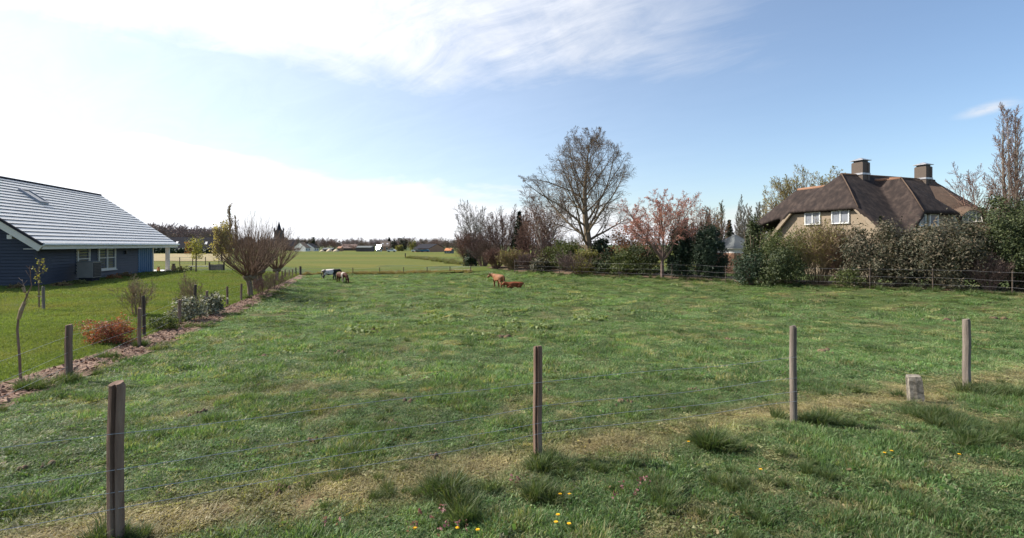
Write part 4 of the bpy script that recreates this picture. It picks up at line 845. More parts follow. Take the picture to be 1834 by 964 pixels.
# picket panel and netting behind the garden
pk = G(375, 487); pe = G(401, 486); o = thing('picket_panel', pk, 'short grey picket panel at the end of the lawn', 'fence')
dv = pe-pk; Lp = np.linalg.norm(dv); fx = np.stack([dv/Lp, np.cross(UP, dv/Lp), UP])
for k in range(13): MB().box(dv*k/12+UP*.36*(1+.06*math.sin(k)), (.10, .03, .72), fx).build('picket', M['post_grey'], o)
for z in (.2, .55): MB().box(dv/2+UP*z+fx[1]*.04, (Lp, .03, .07), fx).build('rail', M['post_grey'], o)
for k in (0, 1): MB().box(dv*k+UP*.48, (.12, .12, .96), fx).build('post', M['post_dark'], o)
nf = thing('garden_netting', (0, 0, 0), 'green wire netting fence on thin posts behind the garden', 'fence')
np_ = [G(px, py) for px, py in ((300, 478), (322, 477), (345, 476), (368, 474.5), (392, 473), (420, 471.5), (445, 470.5))]
for k, b in enumerate(np_): o = post_mesh(1.15, .05, 170+k, False, 7).build('post', M['post_dark'], nf); o.location = b
wires(nf, np_, (1.1, .82, .55, .28), M['wire'], .012)
o = thing('garden_bench', G(362, 485), 'thin pale plank bench at the end of the lawn', 'bench', rz=.1)
MB().box((0, 0, .46), (2.6, .36, .06)).build('seat', M['white'], o)
for k in (-1, 1): MB().box((k*1.1, 0, .22), (.08, .3, .44)).build('leg', M['post_grey'], o)

# ------------------------------------------------------------------ cattle
def cow_mesh(name, V, Ed, rad, mat):
    me = bpy.data.meshes.new(name); me.from_pydata(V, Ed, []); ob = bpy.data.objects.new(name+'_skin', me); C.objects.link(ob)
    md = ob.modifiers.new('skin', 'SKIN'); md.branch_smoothing = .6; ly_ = me.skin_vertices[0].data
    for i, r in enumerate(rad): ly_[i].radius = r if isinstance(r, tuple) else (r, r)
    ly_[0].use_root = True
    ob.modifiers.new('sub', 'SUBSURF').levels = 2
    dg = bpy.context.evaluated_depsgraph_get(); m2 = bpy.data.meshes.new_from_object(ob.evaluated_get(dg)); m2.name = name
    bpy.data.objects.remove(ob); bpy.data.meshes.remove(me)
    m2.materials.clear(); m2.materials.append(mat)
    for p in m2.polygons: p.use_smooth = True
    return m2
def cow(kind, turn=0.):
    V, E_, Rr = [], [], []
    def add(p, r, par=None):
        V.append(p); Rr.append(r); i = len(V)-1
        if par is not None: E_.append((par, i))
        return i
    z0 = 0. if kind != 'lie' else -.62
    pel = add((-.62, 0, 1.02+z0), (.36, .36)); mid = add((-.1, 0, .93+z0), (.43, .45)); ch = add((.42, 0, .93+z0), (.38, .45), mid); E_.append((pel, mid))
    rump = add((-.86, 0, 1.08+z0), (.27, .25), pel)
    if kind == 'graze': hd = [((.72, 0, .98), .2), ((.98, 0, .72), .15), ((1.12, 0, .46), .125), ((1.2, 0, .26), .10), ((1.27, 0, .08), .075)]
    else: hd = [((.72, .06*turn, 1.08+z0), .26), ((.92, .22*turn, 1.15+z0), .20), ((1.06, .38*turn, 1.22+z0), .15), ((1.17, .56*turn, 1.06+z0), .115), ((1.26, .72*turn, .92+z0), .09)]
    p = ch; idx = []
    for q, r in hd: p = add(q, r, p); idx.append(p)
    pol = V[idx[2]]
    for s in (-1, 1): e = add((pol[0]-.02, pol[1]+s*.17, pol[2]+.04), (.04, .05), idx[2]); add((pol[0]-.03, pol[1]+s*.27, pol[2]+.02), (.025, .03), e)
    for s in (-1, 1):
        if kind != 'lie':
            j = add((.44, s*.19, .74), (.14, .12), ch); dxx = .08*s; j = add((.44+dxx, s*.18, .42), .085, j); j = add((.42+dxx, s*.18, .14), .06, j); add((.46+dxx, s*.18, .03), .058, j)
            j = add((-.68, s*.2, .80), (.20, .17), pel); j = add((-.62-dxx*.5, s*.2, .62), .13, j); j = add((-.84-dxx, s*.19, .42), .085, j); j = add((-.80-dxx, s*.19, .13), .06, j); add((-.75-dxx, s*.19, .03), .058, j)
        else:
            j = add((.48, s*.28, .24), .12, ch); j = add((.75, s*.28, .12), .075, j); add((.50, s*.30, .07), .055, j)
            j = add((-.5, s*.34, .28), .2, pel); j = add((-.18, s*.42, .16), .11, j); j = add((-.55, s*.45, .09), .06, j); add((-.25, s*.48, .06), .05, j)
    t = add((-.98, 0, 1.12+z0*.95), .055, rump)
    if kind != 'lie': t = add((-1.04, .02, .85), .032, t); add((-1.03, .04, .42), .05, t)
    else: t = add((-1.04, .1, .3), .03, t); add((-.95, .3, .08), .04, t)
    return V, E_, Rr
def hide(name, base, white, thr=None, band=None, belly=None):
    m = bpy.data.materials.new(name); m.use_nodes = True; T = NT(m.node_tree); tc = T.n('ShaderNodeTexCoord').outputs['Object']; sp = T.n('ShaderNodeSeparateXYZ', i_0=tc)
    col = T.mix(T.ss(T.noise(tc, 5., 4), .3, .7), c4([c*.75 for c in base]), c4([min(1, c*1.2) for c in base]))
    if thr is not None: col = T.mix(T.ss(T.noise(T.mapping(tc, (1, .6, .8), loc=(thr[1], 0, .3)), 1.9, 2, .4), thr[0]-.02, thr[0]+.02), col, c4(white))
    if band is not None: col = T.mix(T.m('MULTIPLY', T.ss(sp.outputs[0], band[0]-.04, band[0]+.04), T.ss(sp.outputs[0], band[1]+.04, band[1]-.04)), col, c4(white))
    if belly is not None: col = T.mix(T.ss(sp.outputs[2], belly+.06, belly-.06), col, c4(white))
    b = T.n('ShaderNodeBsdfPrincipled', i_Base_Color=col, i_Roughness=.7); b.inputs['Specular IOR Level'].default_value = .25
    T.n('ShaderNodeOutputMaterial', i_Surface=b.outputs[0]); return m
def place_cow(kind, px, py, hpx, rz, mat, label, turn=0., hgt=1.36):
    b = G(px, py); o = thing('cow', b, label, 'cow', 'cattle in the pasture', rz); s = hpx/FPX*b[1]/hgt; o.scale = (s, s, s)
    V, E_, Rr = cow(kind, turn); body = link('body', cow_mesh('cow', V, E_, Rr, mat), o)
    hd = [v for v in V]
    pol = hd[6]
    for sg in (-1, 1): MB().tube([np.array(pol)+[.0, sg*.06, .06], np.array(pol)+[.0, sg*.14, .13], np.array(pol)+[.02, sg*.15, .2]], [.025, .018, .006], 6).build('horn', M['sand'], o)
    return o
place_cow('stand', 592, 501.5, 20.5, R(12), hide('black_white_hide', (.02, .018, .02), (.62, .56, .53), (.50, 2.2)), 'black and white cow standing side on beside the grazing calf', 0)
place_cow('graze', 613, 507, 20.5, R(62-100), hide('red_white_hide', (.085, .028, .016), (.55, .48, .42), None, (.16, .40)), 'dark red grazing calf with a white band, head down', hgt=1.32)
place_cow('stand', 893, 516, 26.5, R(118), hide('tan_hide', (.22, .095, .042), (.4, .3, .22)), 'brown cow standing with its rump to the road', .75)
place_cow('lie', 921, 516.5, 13.8, R(196), hide('chestnut_hide', (.20, .055, .018), (.4, .3, .22)), 'chestnut brown cow lying down beside the standing one', -.3, hgt=.78)

# ------------------------------------------------------------------ distance
# a wood and a tree line too far off to tell its trees apart
def low_tree(seed, kind=0):
    r = random.Random(seed); segs = []
    cfg = dict(n=[6, 4, 3], wan=[.05, .12, .2], up=[.02, .06, .04], tip=[.15, .25, .5], kids=[24, 12, 0], start=[.12, .1, 0], ang=[56, 48], ratio=[.42, .5], rr=[.5, .55], rmin=.008, prof=lambda t: 1.05-.72*t)
    if kind == 1: cfg.update(ang=[25, 30], ratio=[.25, .45], rmin=.0028, kids=[34, 10, 0], wan=[.012, .08, .15])
    if kind == 1: grow(segs, r, Vector((0, 0, 0)), Vector((0, 0, 1)), 1., .03, 0, cfg); return segs_mesh(segs, 0, 9, 3)
    cfg.update(kids=[9, 8, 0], n=[5, 4, 3], ang=[48, 48], ratio=[.48, .5], rmin=.0055, start=[.28, .1, 0]); cfg.pop('prof')
    for k in range(6):
        a = k*1.05+r.gauss(0, .3); q = .25+.6*r.random(); grow(segs, r, Vector((0, 0, .08)), Vector((math.cos(a)*q, math.sin(a)*q, 1)), .88*(.85+.2*r.random())*(1-.2*q), .018, 0, cfg)
    return segs_mesh(segs, 0, 9, 3)
def mass(name, px0, px1, D0, D1, top0, top1, n, mat, label, seed, depth=14):
    r = np.random.default_rng(seed); mb = MB(); base = [low_tree(seed*10+k) for k in range(3)]
    for k in range(n):
        t = (k+r.random())/n; px = px0+(px1-px0)*t; D = D0+(D1-D0)*t+r.random()*depth; b = AT(px, D); h = (ZP(top0+(top1-top0)*t, D)-b[2])*(.55+.5*r.random())
        q = base[int(r.integers(3))]; V = np.concatenate(q.V); a = r.random()*6.28; ca, sa = math.cos(a), math.sin(a); w = h*(.9+.5*r.random())
        V = np.stack([(V[:, 0]*ca-V[:, 1]*sa)*w, (V[:, 0]*sa+V[:, 1]*ca)*w, V[:, 2]*h], 1)+b
        mb.add(V, np.concatenate(q.F))
    return tag(mb.build(name, mat), label, 'trees', kind='stuff')
mass('distant_wood', 240, 396, 330, 300, 396, 403, 70, M['far_twig'], 'brown leafless wood behind the dark roofed houses on the left', 1, 40)
mass('distant_wood', 395, 560, 330, 340, 420, 427, 56, M['far_twig'], 'brown leafless wood behind the pollard willows', 5, 40)
mass('distant_tree_line', 525, 850, 390, 360, 427, 425, 110, M['far_twig'], 'brown leafless tree line beyond the far farm buildings', 2, 60)
# single trees along the far edge
TG = 'far trees along the horizon'
def far_tree(px, D, top, wpx, label, mat, seed, kind=0, leaf=None, n=700, lsize=.9):
    b = AT(px, D); h = ZP(top, D)-b[2]; o = thing('far_tree', b, label, 'tree', TG); q = low_tree(seed, kind)
    V = np.concatenate(q.V); sx = (wpx/FPX*D)/(V[:, 0].max()-V[:, 0].min()); V = V*np.array([sx, sx, h/V[:, 2].max()])
    mb = MB(); mb.add(V, np.concatenate(q.F)); mb.build('crown', mat, o)
    MB().tube([(0, 0, -.2), (0, 0, h*.5)], [h*.02, h*.012], 6).build('trunk', M['bark'], o)
    if leaf is not None:
        rr = np.random.default_rng(seed); P, out = clump_points(rr, n, (wpx/FPX*D, wpx/FPX*D, h*.95), s_dome if kind == 0 else s_cone, 40, .16); leaves(rr, P, lsize, 1.6, out).build('foliage', leaf, o)
    return o
far_tree(412, 118, 362, 26, 'tall narrow poplar rising left of the pollard willows', M['twig_tan'], 201, 1)
far_tree(424, 112, 385, 22, 'shorter narrow poplar just right of the tall one', M['twig_tan'], 202, 1)
far_tree(397, 105, 392, 30, 'yellowish weeping willow left of the tall poplar', M['twig_tan'], 203, 0, M['l_willow'], 2200, .4)
far_tree(537, 280, 423, 16, 'pale bare tree right of the church spire', M['bark_grey'], 204)
far_tree(546, 268, 431, 8, 'small dark conifer between white gabled houses', M['twig'], 205, 1, M['l_conifer'], 700, .9)
far_tree(559, 290, 423, 16, 'dark pine with open crown right of the white gables', M['twig'], 206, 0, M['l_conifer'], 350, 1.)
far_tree(582, 300, 424, 20, 'taller of the brown bare trees above the open sand shed', M['twig_purple'], 207)
far_tree(596, 300, 425, 20, 'brown bare tree right above the sand heaps', M['twig_red'], 208)
far_tree(622, 300, 436, 24, 'low rounded brown tree behind the red shed', M['twig_red'], 209)
far_tree(634, 290, 438, 16, 'reddish bush left of the open fronted barn', M['twig_red'], 210)
far_tree(652, 330, 429, 24, 'round bare tree above the open fronted barn', M['twig'], 211)
far_tree(697, 300, 426, 8, 'narrow dark conifer behind the skylight house', M['twig'], 212, 1, M['l_conifer'], 800, .9)
far_tree(706, 295, 429, 18, 'dark bare tree right of the skylight house', M['twig_purple'], 213, 0, M['l_conifer'], 260, .9)
far_tree(722, 280, 425, 20, 'broad dark bare tree between skylight house and long barn', M['twig_purple'], 214, 0, M['l_conifer'], 420, .9)
far_tree(716, 270, 438, 16, 'greenish bush right of the white parked car', M['twig_olive'], 215, 0, M['l_olive'], 500, .8)
far_tree(738, 300, 430, 18, 'olive tinted tree left of the long barn', M['twig_olive'], 216, 0, M['l_olive'], 300, .8)
far_tree(758, 320, 427, 16, 'bare round tree above the long barn ridge', M['twig'], 217)
far_tree(779, 310, 426, 20, 'dense brown tree behind the right end of the long barn', M['twig_red'], 218)
far_tree(800, 320, 426, 20, 'bare tree above the orange roofed hut', M['twig'], 219)
far_tree(815, 300, 427, 18, 'bare tree right of the orange roofed hut', M['bark_grey'], 220)
far_tree(338, 190, 432, 14, 'orange brown round bush between the dark roofed houses', M['twig_red'], 221, 0, M['l_rust'], 700, .6)
far_tree(520, 255, 438, 16, 'brown bush at the field corner right of the willows', M['twig_purple'], 222)
far_tree(530, 235, 443, 24, 'low brown hedge bush at the far field corner', M['twig_purple'], 223)
def gabled(name, px0, px1, D, base, eave, ridge_, label, wallm, roofm, depth=8., rz=0., wins=0, lights=0, parts=()):
    b = AT((px0+px1)/2, D); w = (px1-px0)/FPX*D; ze, zr = ZP(eave, D)-b[2], ZP(ridge_, D)-b[2]
    o = thing(name, b, label, 'building', None, rz); h = depth/2
    MB().box((0, 0, ze/2), (w*.97, depth*.95, ze)).add([(-w*.485, -h*.95, ze), (-w*.485, h*.95, ze), (-w*.485, 0, zr-.1), (w*.485, -h*.95, ze), (w*.485, h*.95, ze), (w*.485, 0, zr-.1)], [[0, 2, 1], [3, 4, 5]]).build('wall', wallm, o)
    q = MB(); q.slab([(-w/2, -h-.3, ze-.2), (w/2, -h-.3, ze-.2), (w/2, 0, zr), (-w/2, 0, zr)], .15); q.slab([(w/2, h+.3, ze-.2), (-w/2, h+.3, ze-.2), (-w/2, 0, zr), (w/2, 0, zr)], .15); rf = q.build('roof', roofm, o)
    for k in range(wins):
        x = -w/2+w*(k+.5)/wins; wn = MB().box((x, -h*.95-.03, ze*.5), (w/wins*.45, .1, ze*.45)).build('window', M['white2'], o); MB().box((x, -h*.95-.08, ze*.5), (w/wins*.36, .06, ze*.36)).build('pane', M['glass'], wn)
    for k in range(lights):
        x = -w/2+w*(k+.5)/lights; y0, y1 = -h*.62, -h*.38; f = lambda y: zr+(ze-.2-zr)*(-y)/(h+.3)+.05
        MB().slab([(x-.45, y0, f(y0)), (x+.45, y0, f(y0)), (x+.45, y1, f(y1)), (x-.45, y1, f(y1))], .04).build('skylight', M['lead'], rf)
    return o
gabled('far_house', 300, 344, 215, 452, 446, 425, 'left dark roofed house beyond the porch', M['brick_brown'], M['slate'], 9, .1, 3, 1)
gabled('far_house', 356, 392, 215, 452, 446, 425.5, 'right dark roofed house left of the weeping willow', M['brick'], M['slate'], 9, .1, 3, 1)
gabled('far_house', 505, 531, 300, 449, 441, 430, 'slate roofed house right of the church tower', M['brick_brown'], M['slate'], 9, .3, 3)
gabled('far_house', 535, 547, 262, 449, 443, 434, 'left white gabled house on the far field edge', M['white2'], M['brick_brown'], 8, 1.2, 2)
gabled('far_house', 549, 562, 268, 449, 443, 436, 'right white gabled house on the far field edge', M['white2'], M['slate'], 8, 1.3, 2)
gabled('sand_shed', 580, 598, 262, 449.5, 446, 444, 'low dark open shed above the sand heaps', M['dark'], M['zinc'], 5)
gabled('red_shed', 606, 613, 270, 449, 444, 441.5, 'small red shed left of the open fronted barn', M['brick_red'], M['brick_red'], 4, 0, 1)
gabled('low_barn', 613, 640, 300, 449, 444, 437.5, 'low brown roofed barn behind the reddish bush', M['brick_brown'], M['twig_purple'], 8, .15)
ob_ = gabled('open_barn', 641, 668, 256, 449.5, 443, 440.5, 'open fronted barn with grey roof left of the bright reflection', M['stone_dark'], M['zinc'], 7)
gabled('skylight_house', 682, 699, 285, 449, 441, 432.5, 'brown tiled house with two skylights on the horizon', M['brick_red'], M['brick_brown'], 8, .1, 2, 2)
gabled('long_barn', 751, 787, 245, 450, 444, 437, 'long blue grey roofed barn on the right horizon', M['brick_red'], M['slate'], 12, -.5, 4)
gabled('orange_hut', 798, 811, 200, 453, 448, 444.5, 'small hut with bright orange roof near the hedge end', M['zinc'], M['orange_tile'], 3.5, -.2, 1)
# glasshouse added for a sun glint, its mirror pane tilted towards the road
gb = AT(677, 258); o = thing('glasshouse', gb, 'small added glasshouse with a mirror pane set to glint on the horizon', 'greenhouse')
hv = (sdir+Vector((-gb[0], -gb[1], 1.2)).normalized()).normalized(); hn = np.array(hv[:]); ua = np.cross(UP, hn); ua /= np.linalg.norm(ua); va = np.cross(hn, ua)
mir = bpy.data.materials.new('glint_mirror'); mir.use_nodes = True; T = NT(mir.node_tree); tc = T.n('ShaderNodeTexCoord').outputs['Object']
gb_ = T.n('ShaderNodeBsdfPrincipled', i_Base_Color=T.mix(T.noise(tc, 3.), (.6, .6, .6, 1), (.7, .7, .7, 1)), i_Metallic=1., i_Roughness=.22); T.n('ShaderNodeOutputMaterial', i_Surface=gb_.outputs[0])
q = MB(); cpt = np.array([0, 0, 2.1]); q.slab([cpt+ua*1.5+va*1.3, cpt-ua*1.5+va*1.3, cpt-ua*1.5-va*1.3, cpt+ua*1.5-va*1.3], .06); q.build('roof_pane', mir, o)
MB().box((.3, .9, .35), (2.6, 1.2, .7)).build('base', M['white2'], o)
for sx_ in (-1, 1): MB().tube([cpt+ua*1.5*sx_-va*1.3-hn*.12-UP*.6, cpt+ua*1.5*sx_+va*1.3-hn*.12], .05, 6).build('rafter', M['zinc'], o)
for k, (px, py, w, h, mt, lab) in enumerate(((590, 449.8, 14, 1.5, 'sand', 'larger pale sand heap under the low dark shed'), (602, 449.8, 12, 1.3, 'sand', 'smaller pale sand heap right of the low dark shed'), (577, 449.6, 9, 1.0, 'sand', 'leftmost small sand heap at the low dark shed'))):
    b = AT(px, 254); W_ = w/FPX*254/2; o = thing('sand_heap', b, lab, 'heap', 'sand heaps on the far field edge'); rr_ = np.random.default_rng(k)
    MB().tube([(0, 0, -.1), (0, 0, h*.45), (0, 0, h*.85), (0, 0, h)], np.array([1, .62, .25, .04])*W_, 12, True, 1+.1*rr_.normal(0, 1, 12)).build('heap', M[mt], o, True)
def car(px, D, col, label):
    b = AT(px, D); o = thing('parked_car', b, label, 'car', 'cars parked on the horizon')
    prof = [(-2.1, .35), (-2.1, .85), (-1.4, .98), (-.7, 1.45), (.8, 1.45), (1.5, .98), (2.1, .85), (2.1, .35)]
    V = [(x, y, z) for y in (-.85, .85) for x, z in prof]; n = len(prof)
    mb = MB(); mb.add(V, [list(range(n))]); mb.F.append(np.array([list(range(2*n-1, n-1, -1))])); mb.F.append(np.array([[i, n+i, n+(i+1) % n, (i+1) % n] for i in range(n)])); mb.build('body', col, o)
    MB().add([(-1.25, -.87, 1.0), (-.66, -.87, 1.38), (.76, -.87, 1.38), (1.35, -.87, 1.0)], [[0, 3, 2, 1]]).build('side_window', M['glass'], o)
    for x in (-1.3, 1.3):
        for y in (-.8, .8): MB().tube([(x, y-.1, .33), (x, y+.1, .33)], .33, 14).build('wheel', M['dark'], o)
car(701.5, 240, M['white2'], 'white car parked right of the skylight house'); car(745, 238, M['white2'], 'pale car parked left of the long barn'); car(752, 236, M['zinc'], 'grey car parked at the long barn corner'); car(761, 234, M['blue_panel'], 'blue car parked before the long barn')
# church
cb_ = AT(499.7, 750); o = thing('church', cb_, 'distant church tower with dark pointed spire behind the willows', 'church'); zt, ztip = ZP(413, 750)-cb_[2], ZP(396, 750)-cb_[2]; W_ = 10.
MB().box((0, 0, zt/2), (W_, W_, zt)).build('tower', M['stone_dark'], o)
sp2 = MB().tube([(0, 0, zt), (0, 0, zt+2), (0, 0, ztip)], [W_*.46, W_*.34, .1], 8).build('spire', M['slate'], o)
for x in (-1, 1):
    for y in (-1, 1): MB().tube([(x*W_*.45, y*W_*.45, zt-1), (x*W_*.45, y*W_*.45, zt+1.6), (x*W_*.45, y*W_*.45, zt+5.)], [1.0, .95, .08], 6).build('pinnacle', M['slate'], o)
for k in (-.22, .22): MB().box((W_*k, -W_/2-.05, zt-5), (1.6, .2, 5)).build('belfry_opening', M['dark'], o)
MB().box((0, 0, ztip+1), (.3, .3, 2.6)).build('cross', M['dark'], o)
q = MB().box((-4, 18, 5), (12, 26, 10)); q.add([(-10, 5, 10), (2, 5, 10), (-4, 5, 15), (-10, 31, 10), (2, 31, 10), (-4, 31, 15)], [[0, 1, 2]]); q.F.append(np.array([[0, 2, 5, 3], [1, 4, 5, 2]])+q.n-6); q.build('nave', M['slate'], o)
# dark hedges before the far houses
shrub('far_hedge', 292, 452, 50, 443, 'dark clipped hedge left of the young tree, seen through the porch', 'hedge', M['l_holly'], 1800, .9, D=200, seed=301, depth=.25, stems=3)
shrub('far_hedge', 335, 452, 40, 444, 'dark clipped hedge in front of the left dark roofed house', 'hedge', M['l_holly'], 1600, .9, D=196, seed=302, depth=.25, stems=3)
shrub('far_hedge', 372, 452, 34, 446, 'dark clipped hedge in front of the right dark roofed house', 'hedge', M['l_holly'], 1400, .8, D=196, seed=303, depth=.25, stems=3)
# old gate and ditch bank in the far meadow
gt = AT(726, 130); o = thing('field_gate', gt, 'lone dark gate post with rail in the far meadow', 'gate'); MB().box((0, 0, .6), (.22, .22, 1.3)).build('post', M['post_dark'], o)
MB().box((2.6, 0, .3), (5., .06, .10)).build('rail', M['post_dark'], o)
MB().box((5.2, 0, .2), (.18, .18, .5)).build('post', M['post_dark'], o)

# ------------------------------------------------------------------ grass
def blades(r, n, Rd, h0, h1, w, lean, flop=.35, power=.5):
    a = r.random(n)*6.283; q = Rd*r.random(n)**power; B = np.stack([np.cos(a)*q, np.sin(a)*q, np.zeros(n)-.01], 1)
    h = h0+(h1-h0)*r.random(n)**1.4; d = r.random(n)*6.283; ld = np.stack([np.cos(d), np.sin(d), d*0], 1)*(lean*(.2+r.random(n)))[:, None]
    ld += B*np.array([1, 1, 0])/max(Rd, .01)*flop
    t = np.stack([-np.sin(d+r.normal(0, .8, n)), np.cos(d), d*0], 1); ww = (w*(.6+.8*r.random(n)))[:, None]
    m_ = B+np.array([0, 0, .62])*h[:, None]+ld*(h*.35)[:, None]; tp = B+np.array([0, 0, .95])*h[:, None]+ld*(h*.95)[:, None]
    V = np.stack([B-t*ww/2, B+t*ww/2, m_+t*ww*.42, m_-t*ww*.42, tp], 1)
    k = np.arange(n)*5; mb = MB().add(V, np.stack([k, k+1, k+2, k+3], 1)); mb.F.append(np.stack([k+3, k+2, k+4], 1)); return mb
def proto_coll(name, meshes):
    c = bpy.data.collections.new(name)
    for i, me in enumerate(meshes): o = bpy.data.objects.new('%s_%02d' % (name, i), me); c.objects.link(o)
    return c
def scatter(name, coll, P, idx, scl, label, cat, dry=None, lum=None, seed=0, tilt=.12, host=None):
    r = np.random.default_rng(seed); n = len(P); me = bpy.data.meshes.new(name); me.vertices.add(n); me.vertices.foreach_set('co', np.asarray(P, np.float32).ravel())
    rot = np.stack([r.normal(0, tilt, n), r.normal(0, tilt, n), r.random(n)*6.283], 1).astype(np.float32)
    scl = np.asarray(scl, np.float32); scl = np.repeat(scl[:, None], 3, 1) if scl.ndim == 1 else scl
    for nm, ty, arr in (('rot', 'FLOAT_VECTOR', rot), ('scl', 'FLOAT_VECTOR', scl)): me.attributes.new(nm, ty, 'POINT').data.foreach_set('vector', np.ascontiguousarray(arr).ravel())
    me.attributes.new('idx', 'INT', 'POINT').data.foreach_set('value', np.asarray(idx, np.int32))
    for nm, arr in (('dry', dry if dry is not None else np.zeros(n)), ('lum', lum if lum is not None else np.ones(n))): me.attributes.new(nm, 'FLOAT', 'POINT').data.foreach_set('value', np.asarray(arr, np.float32))
    o = link(name, me); tag(o, label, cat, kind='stuff')
    ng = bpy.data.node_groups.new(name, 'GeometryNodeTree'); ng.interface.new_socket('Geometry', in_out='INPUT', socket_type='NodeSocketGeometry'); ng.interface.new_socket('Geometry', in_out='OUTPUT', socket_type='NodeSocketGeometry')
    N_, Lk = ng.nodes, ng.links; gi, go = N_.new('NodeGroupInput'), N_.new('NodeGroupOutput'); ip = N_.new('GeometryNodeInstanceOnPoints'); ci = N_.new('GeometryNodeCollectionInfo')
    ci.inputs['Collection'].default_value = coll; ci.inputs['Separate Children'].default_value = True; ci.inputs['Reset Children'].default_value = True
    def na(nm, ty): a = N_.new('GeometryNodeInputNamedAttribute'); a.data_type = ty; a.inputs['Name'].default_value = nm; return a.outputs['Attribute']
    Lk.new(gi.outputs[0], ip.inputs['Points']); Lk.new(ci.outputs[0], ip.inputs['Instance']); ip.inputs['Pick Instance'].default_value = True
    Lk.new(na('idx', 'INT'), ip.inputs['Instance Index']); Lk.new(na('rot', 'FLOAT_VECTOR'), ip.inputs['Rotation']); Lk.new(na('scl', 'FLOAT_VECTOR'), ip.inputs['Scale']); Lk.new(ip.outputs[0], go.inputs[0])
    o.modifiers.new('scatter', 'NODES').node_group = ng; return o
rp_ = np.random.default_rng(77)
def rosette(r, n, Rd, size):
    a = r.random(n)*6.283; q = Rd*r.random(n)**.6; P = np.stack([np.cos(a)*q, np.sin(a)*q, .015+.03*r.random(n)], 1); return leaves(r, P, size, 1.5, None, 2.2)
turf = [blades(rp_, 300, .20, .014, .045, .0065, 1.2).mesh('turf', M['grass']) for _ in range(4)] + [blades(rp_, 190, .16, .03, .085, .007, 1.0, .6).mesh('turf', M['grass']) for _ in range(2)] + [rosette(rp_, 46, .14, .035).mesh('turf', M['grass'])]
TURF = proto_coll('turf_patch', turf)
def sample(n, y0, y1, side=1.12, m=1.5):
    y = np.sqrt(y0**2+(y1**2-y0**2)*rng.random(n)); x = (rng.random(n)*2-1)*(side*y+m); return x, y
def turf_at(x, y, k, hs):
    """sizes, kinds and colours of turf patches"""
    n1, n2 = fbm(x*1.1, y*1.1, 61, 3), fbm(x*3.4, y*3.4, 62, 3); dr = dryness(x, y)
    tall = sst(n1*.55+n2*.45, .50, .66)*(1-.7*dr)
    u_ = rng.random(len(x)); idx = np.where(u_ < .12+.75*tall, 4+(rng.random(len(x)) < .5), np.where(u_ > .88, 6, rng.integers(0, 4, len(x))))
    hz = hs*(.5+1.0*tall)*(1-.45*dr)*(.75+.5*rng.random(len(x)))
    lum = (.72+.7*fbm(x*.9, y*.9, 63, 3))*(.52+1.0*rng.random(len(x)))
    dry = np.clip(dr*.95+(.2+.5*rng.random(len(x)))*(rng.random(len(x)) < .17)+.1*(n2-.5), 0, 1)
    return idx, np.stack([k*np.ones(len(x)), k*np.ones(len(x)), hz], 1), dry, lum*(1.06 if k < 1 else 1.2)
for nm, n, y0, y1, k, hs, lab in (('foreground_grass', 16000, 2.3, 9.5, .95, .86, 'short tufted green grass in the foreground verge and pasture'), ('pasture_grass', 17000, 9.5, 21, 1.5, 1.15, 'short green grass across the middle of the pasture'), ('pasture_grass', 15000, 21, 60, 3.0, 1.35, 'grazed green grass in the far half of the pasture')):
    x, y = sample(n, y0, y1); nz = .12*(fbm(x*4, y*4, 71, 2)-.5)
    ok = (dleft(x, y) > .12+nz) & (dright(x, y) > -30) & ((y < 52) | (dleft(x, y) > .5))
    ln = np.array([np.interp(0, [0], [0])]); ok &= (dleft(x, y) > .1)
    # stay on the pasture side of the hedge
    ok &= ~(((x-np.interp(y, ry, rx)) > -.05) & (y > ry.min())) & ~((y > 40) & (dfar_ok := ((x-f0[0])*(-fd[1])+(y-f0[1])*fd[0] > .3)))
    x, y = x[ok], y[ok]; idx, sc, dry, lum = turf_at(x, y, k, hs)
    scatter(nm, TURF, np.stack([x, y, ground(x, y)], 1), idx, sc, lab, 'grass', dry, lum, 3)
# lawn
lawnp = [blades(rp_, 300, .2, .012, .03, .005, .7, .1).mesh('lawn_patch', M['lawn_grass']) for _ in range(3)]; LAWN = proto_coll('lawn_patch', lawnp)
s_ = rng.random(26000)**1.3*50-5; w_2 = 1.15+rng.random(26000)**1.2*15; x, y = lpt(s_, w_2); ok = (y > 4) & (x > -1.15*y-1.5); x, y = x[ok], y[ok]; n2 = fbm(x*.5, y*.5, 81, 3)
scatter('lawn_grass', LAWN, np.stack([x, y, ground(x, y)+.025], 1), rng.integers(0, 3, len(x)), (1.2+.05*y)*np.ones(len(x)), 'short mown grass of the garden lawn', 'grass', np.clip((n2-.45)*1.6, 0, .6), .8+.5*fbm(x*.4, y*1.1, 82, 3))
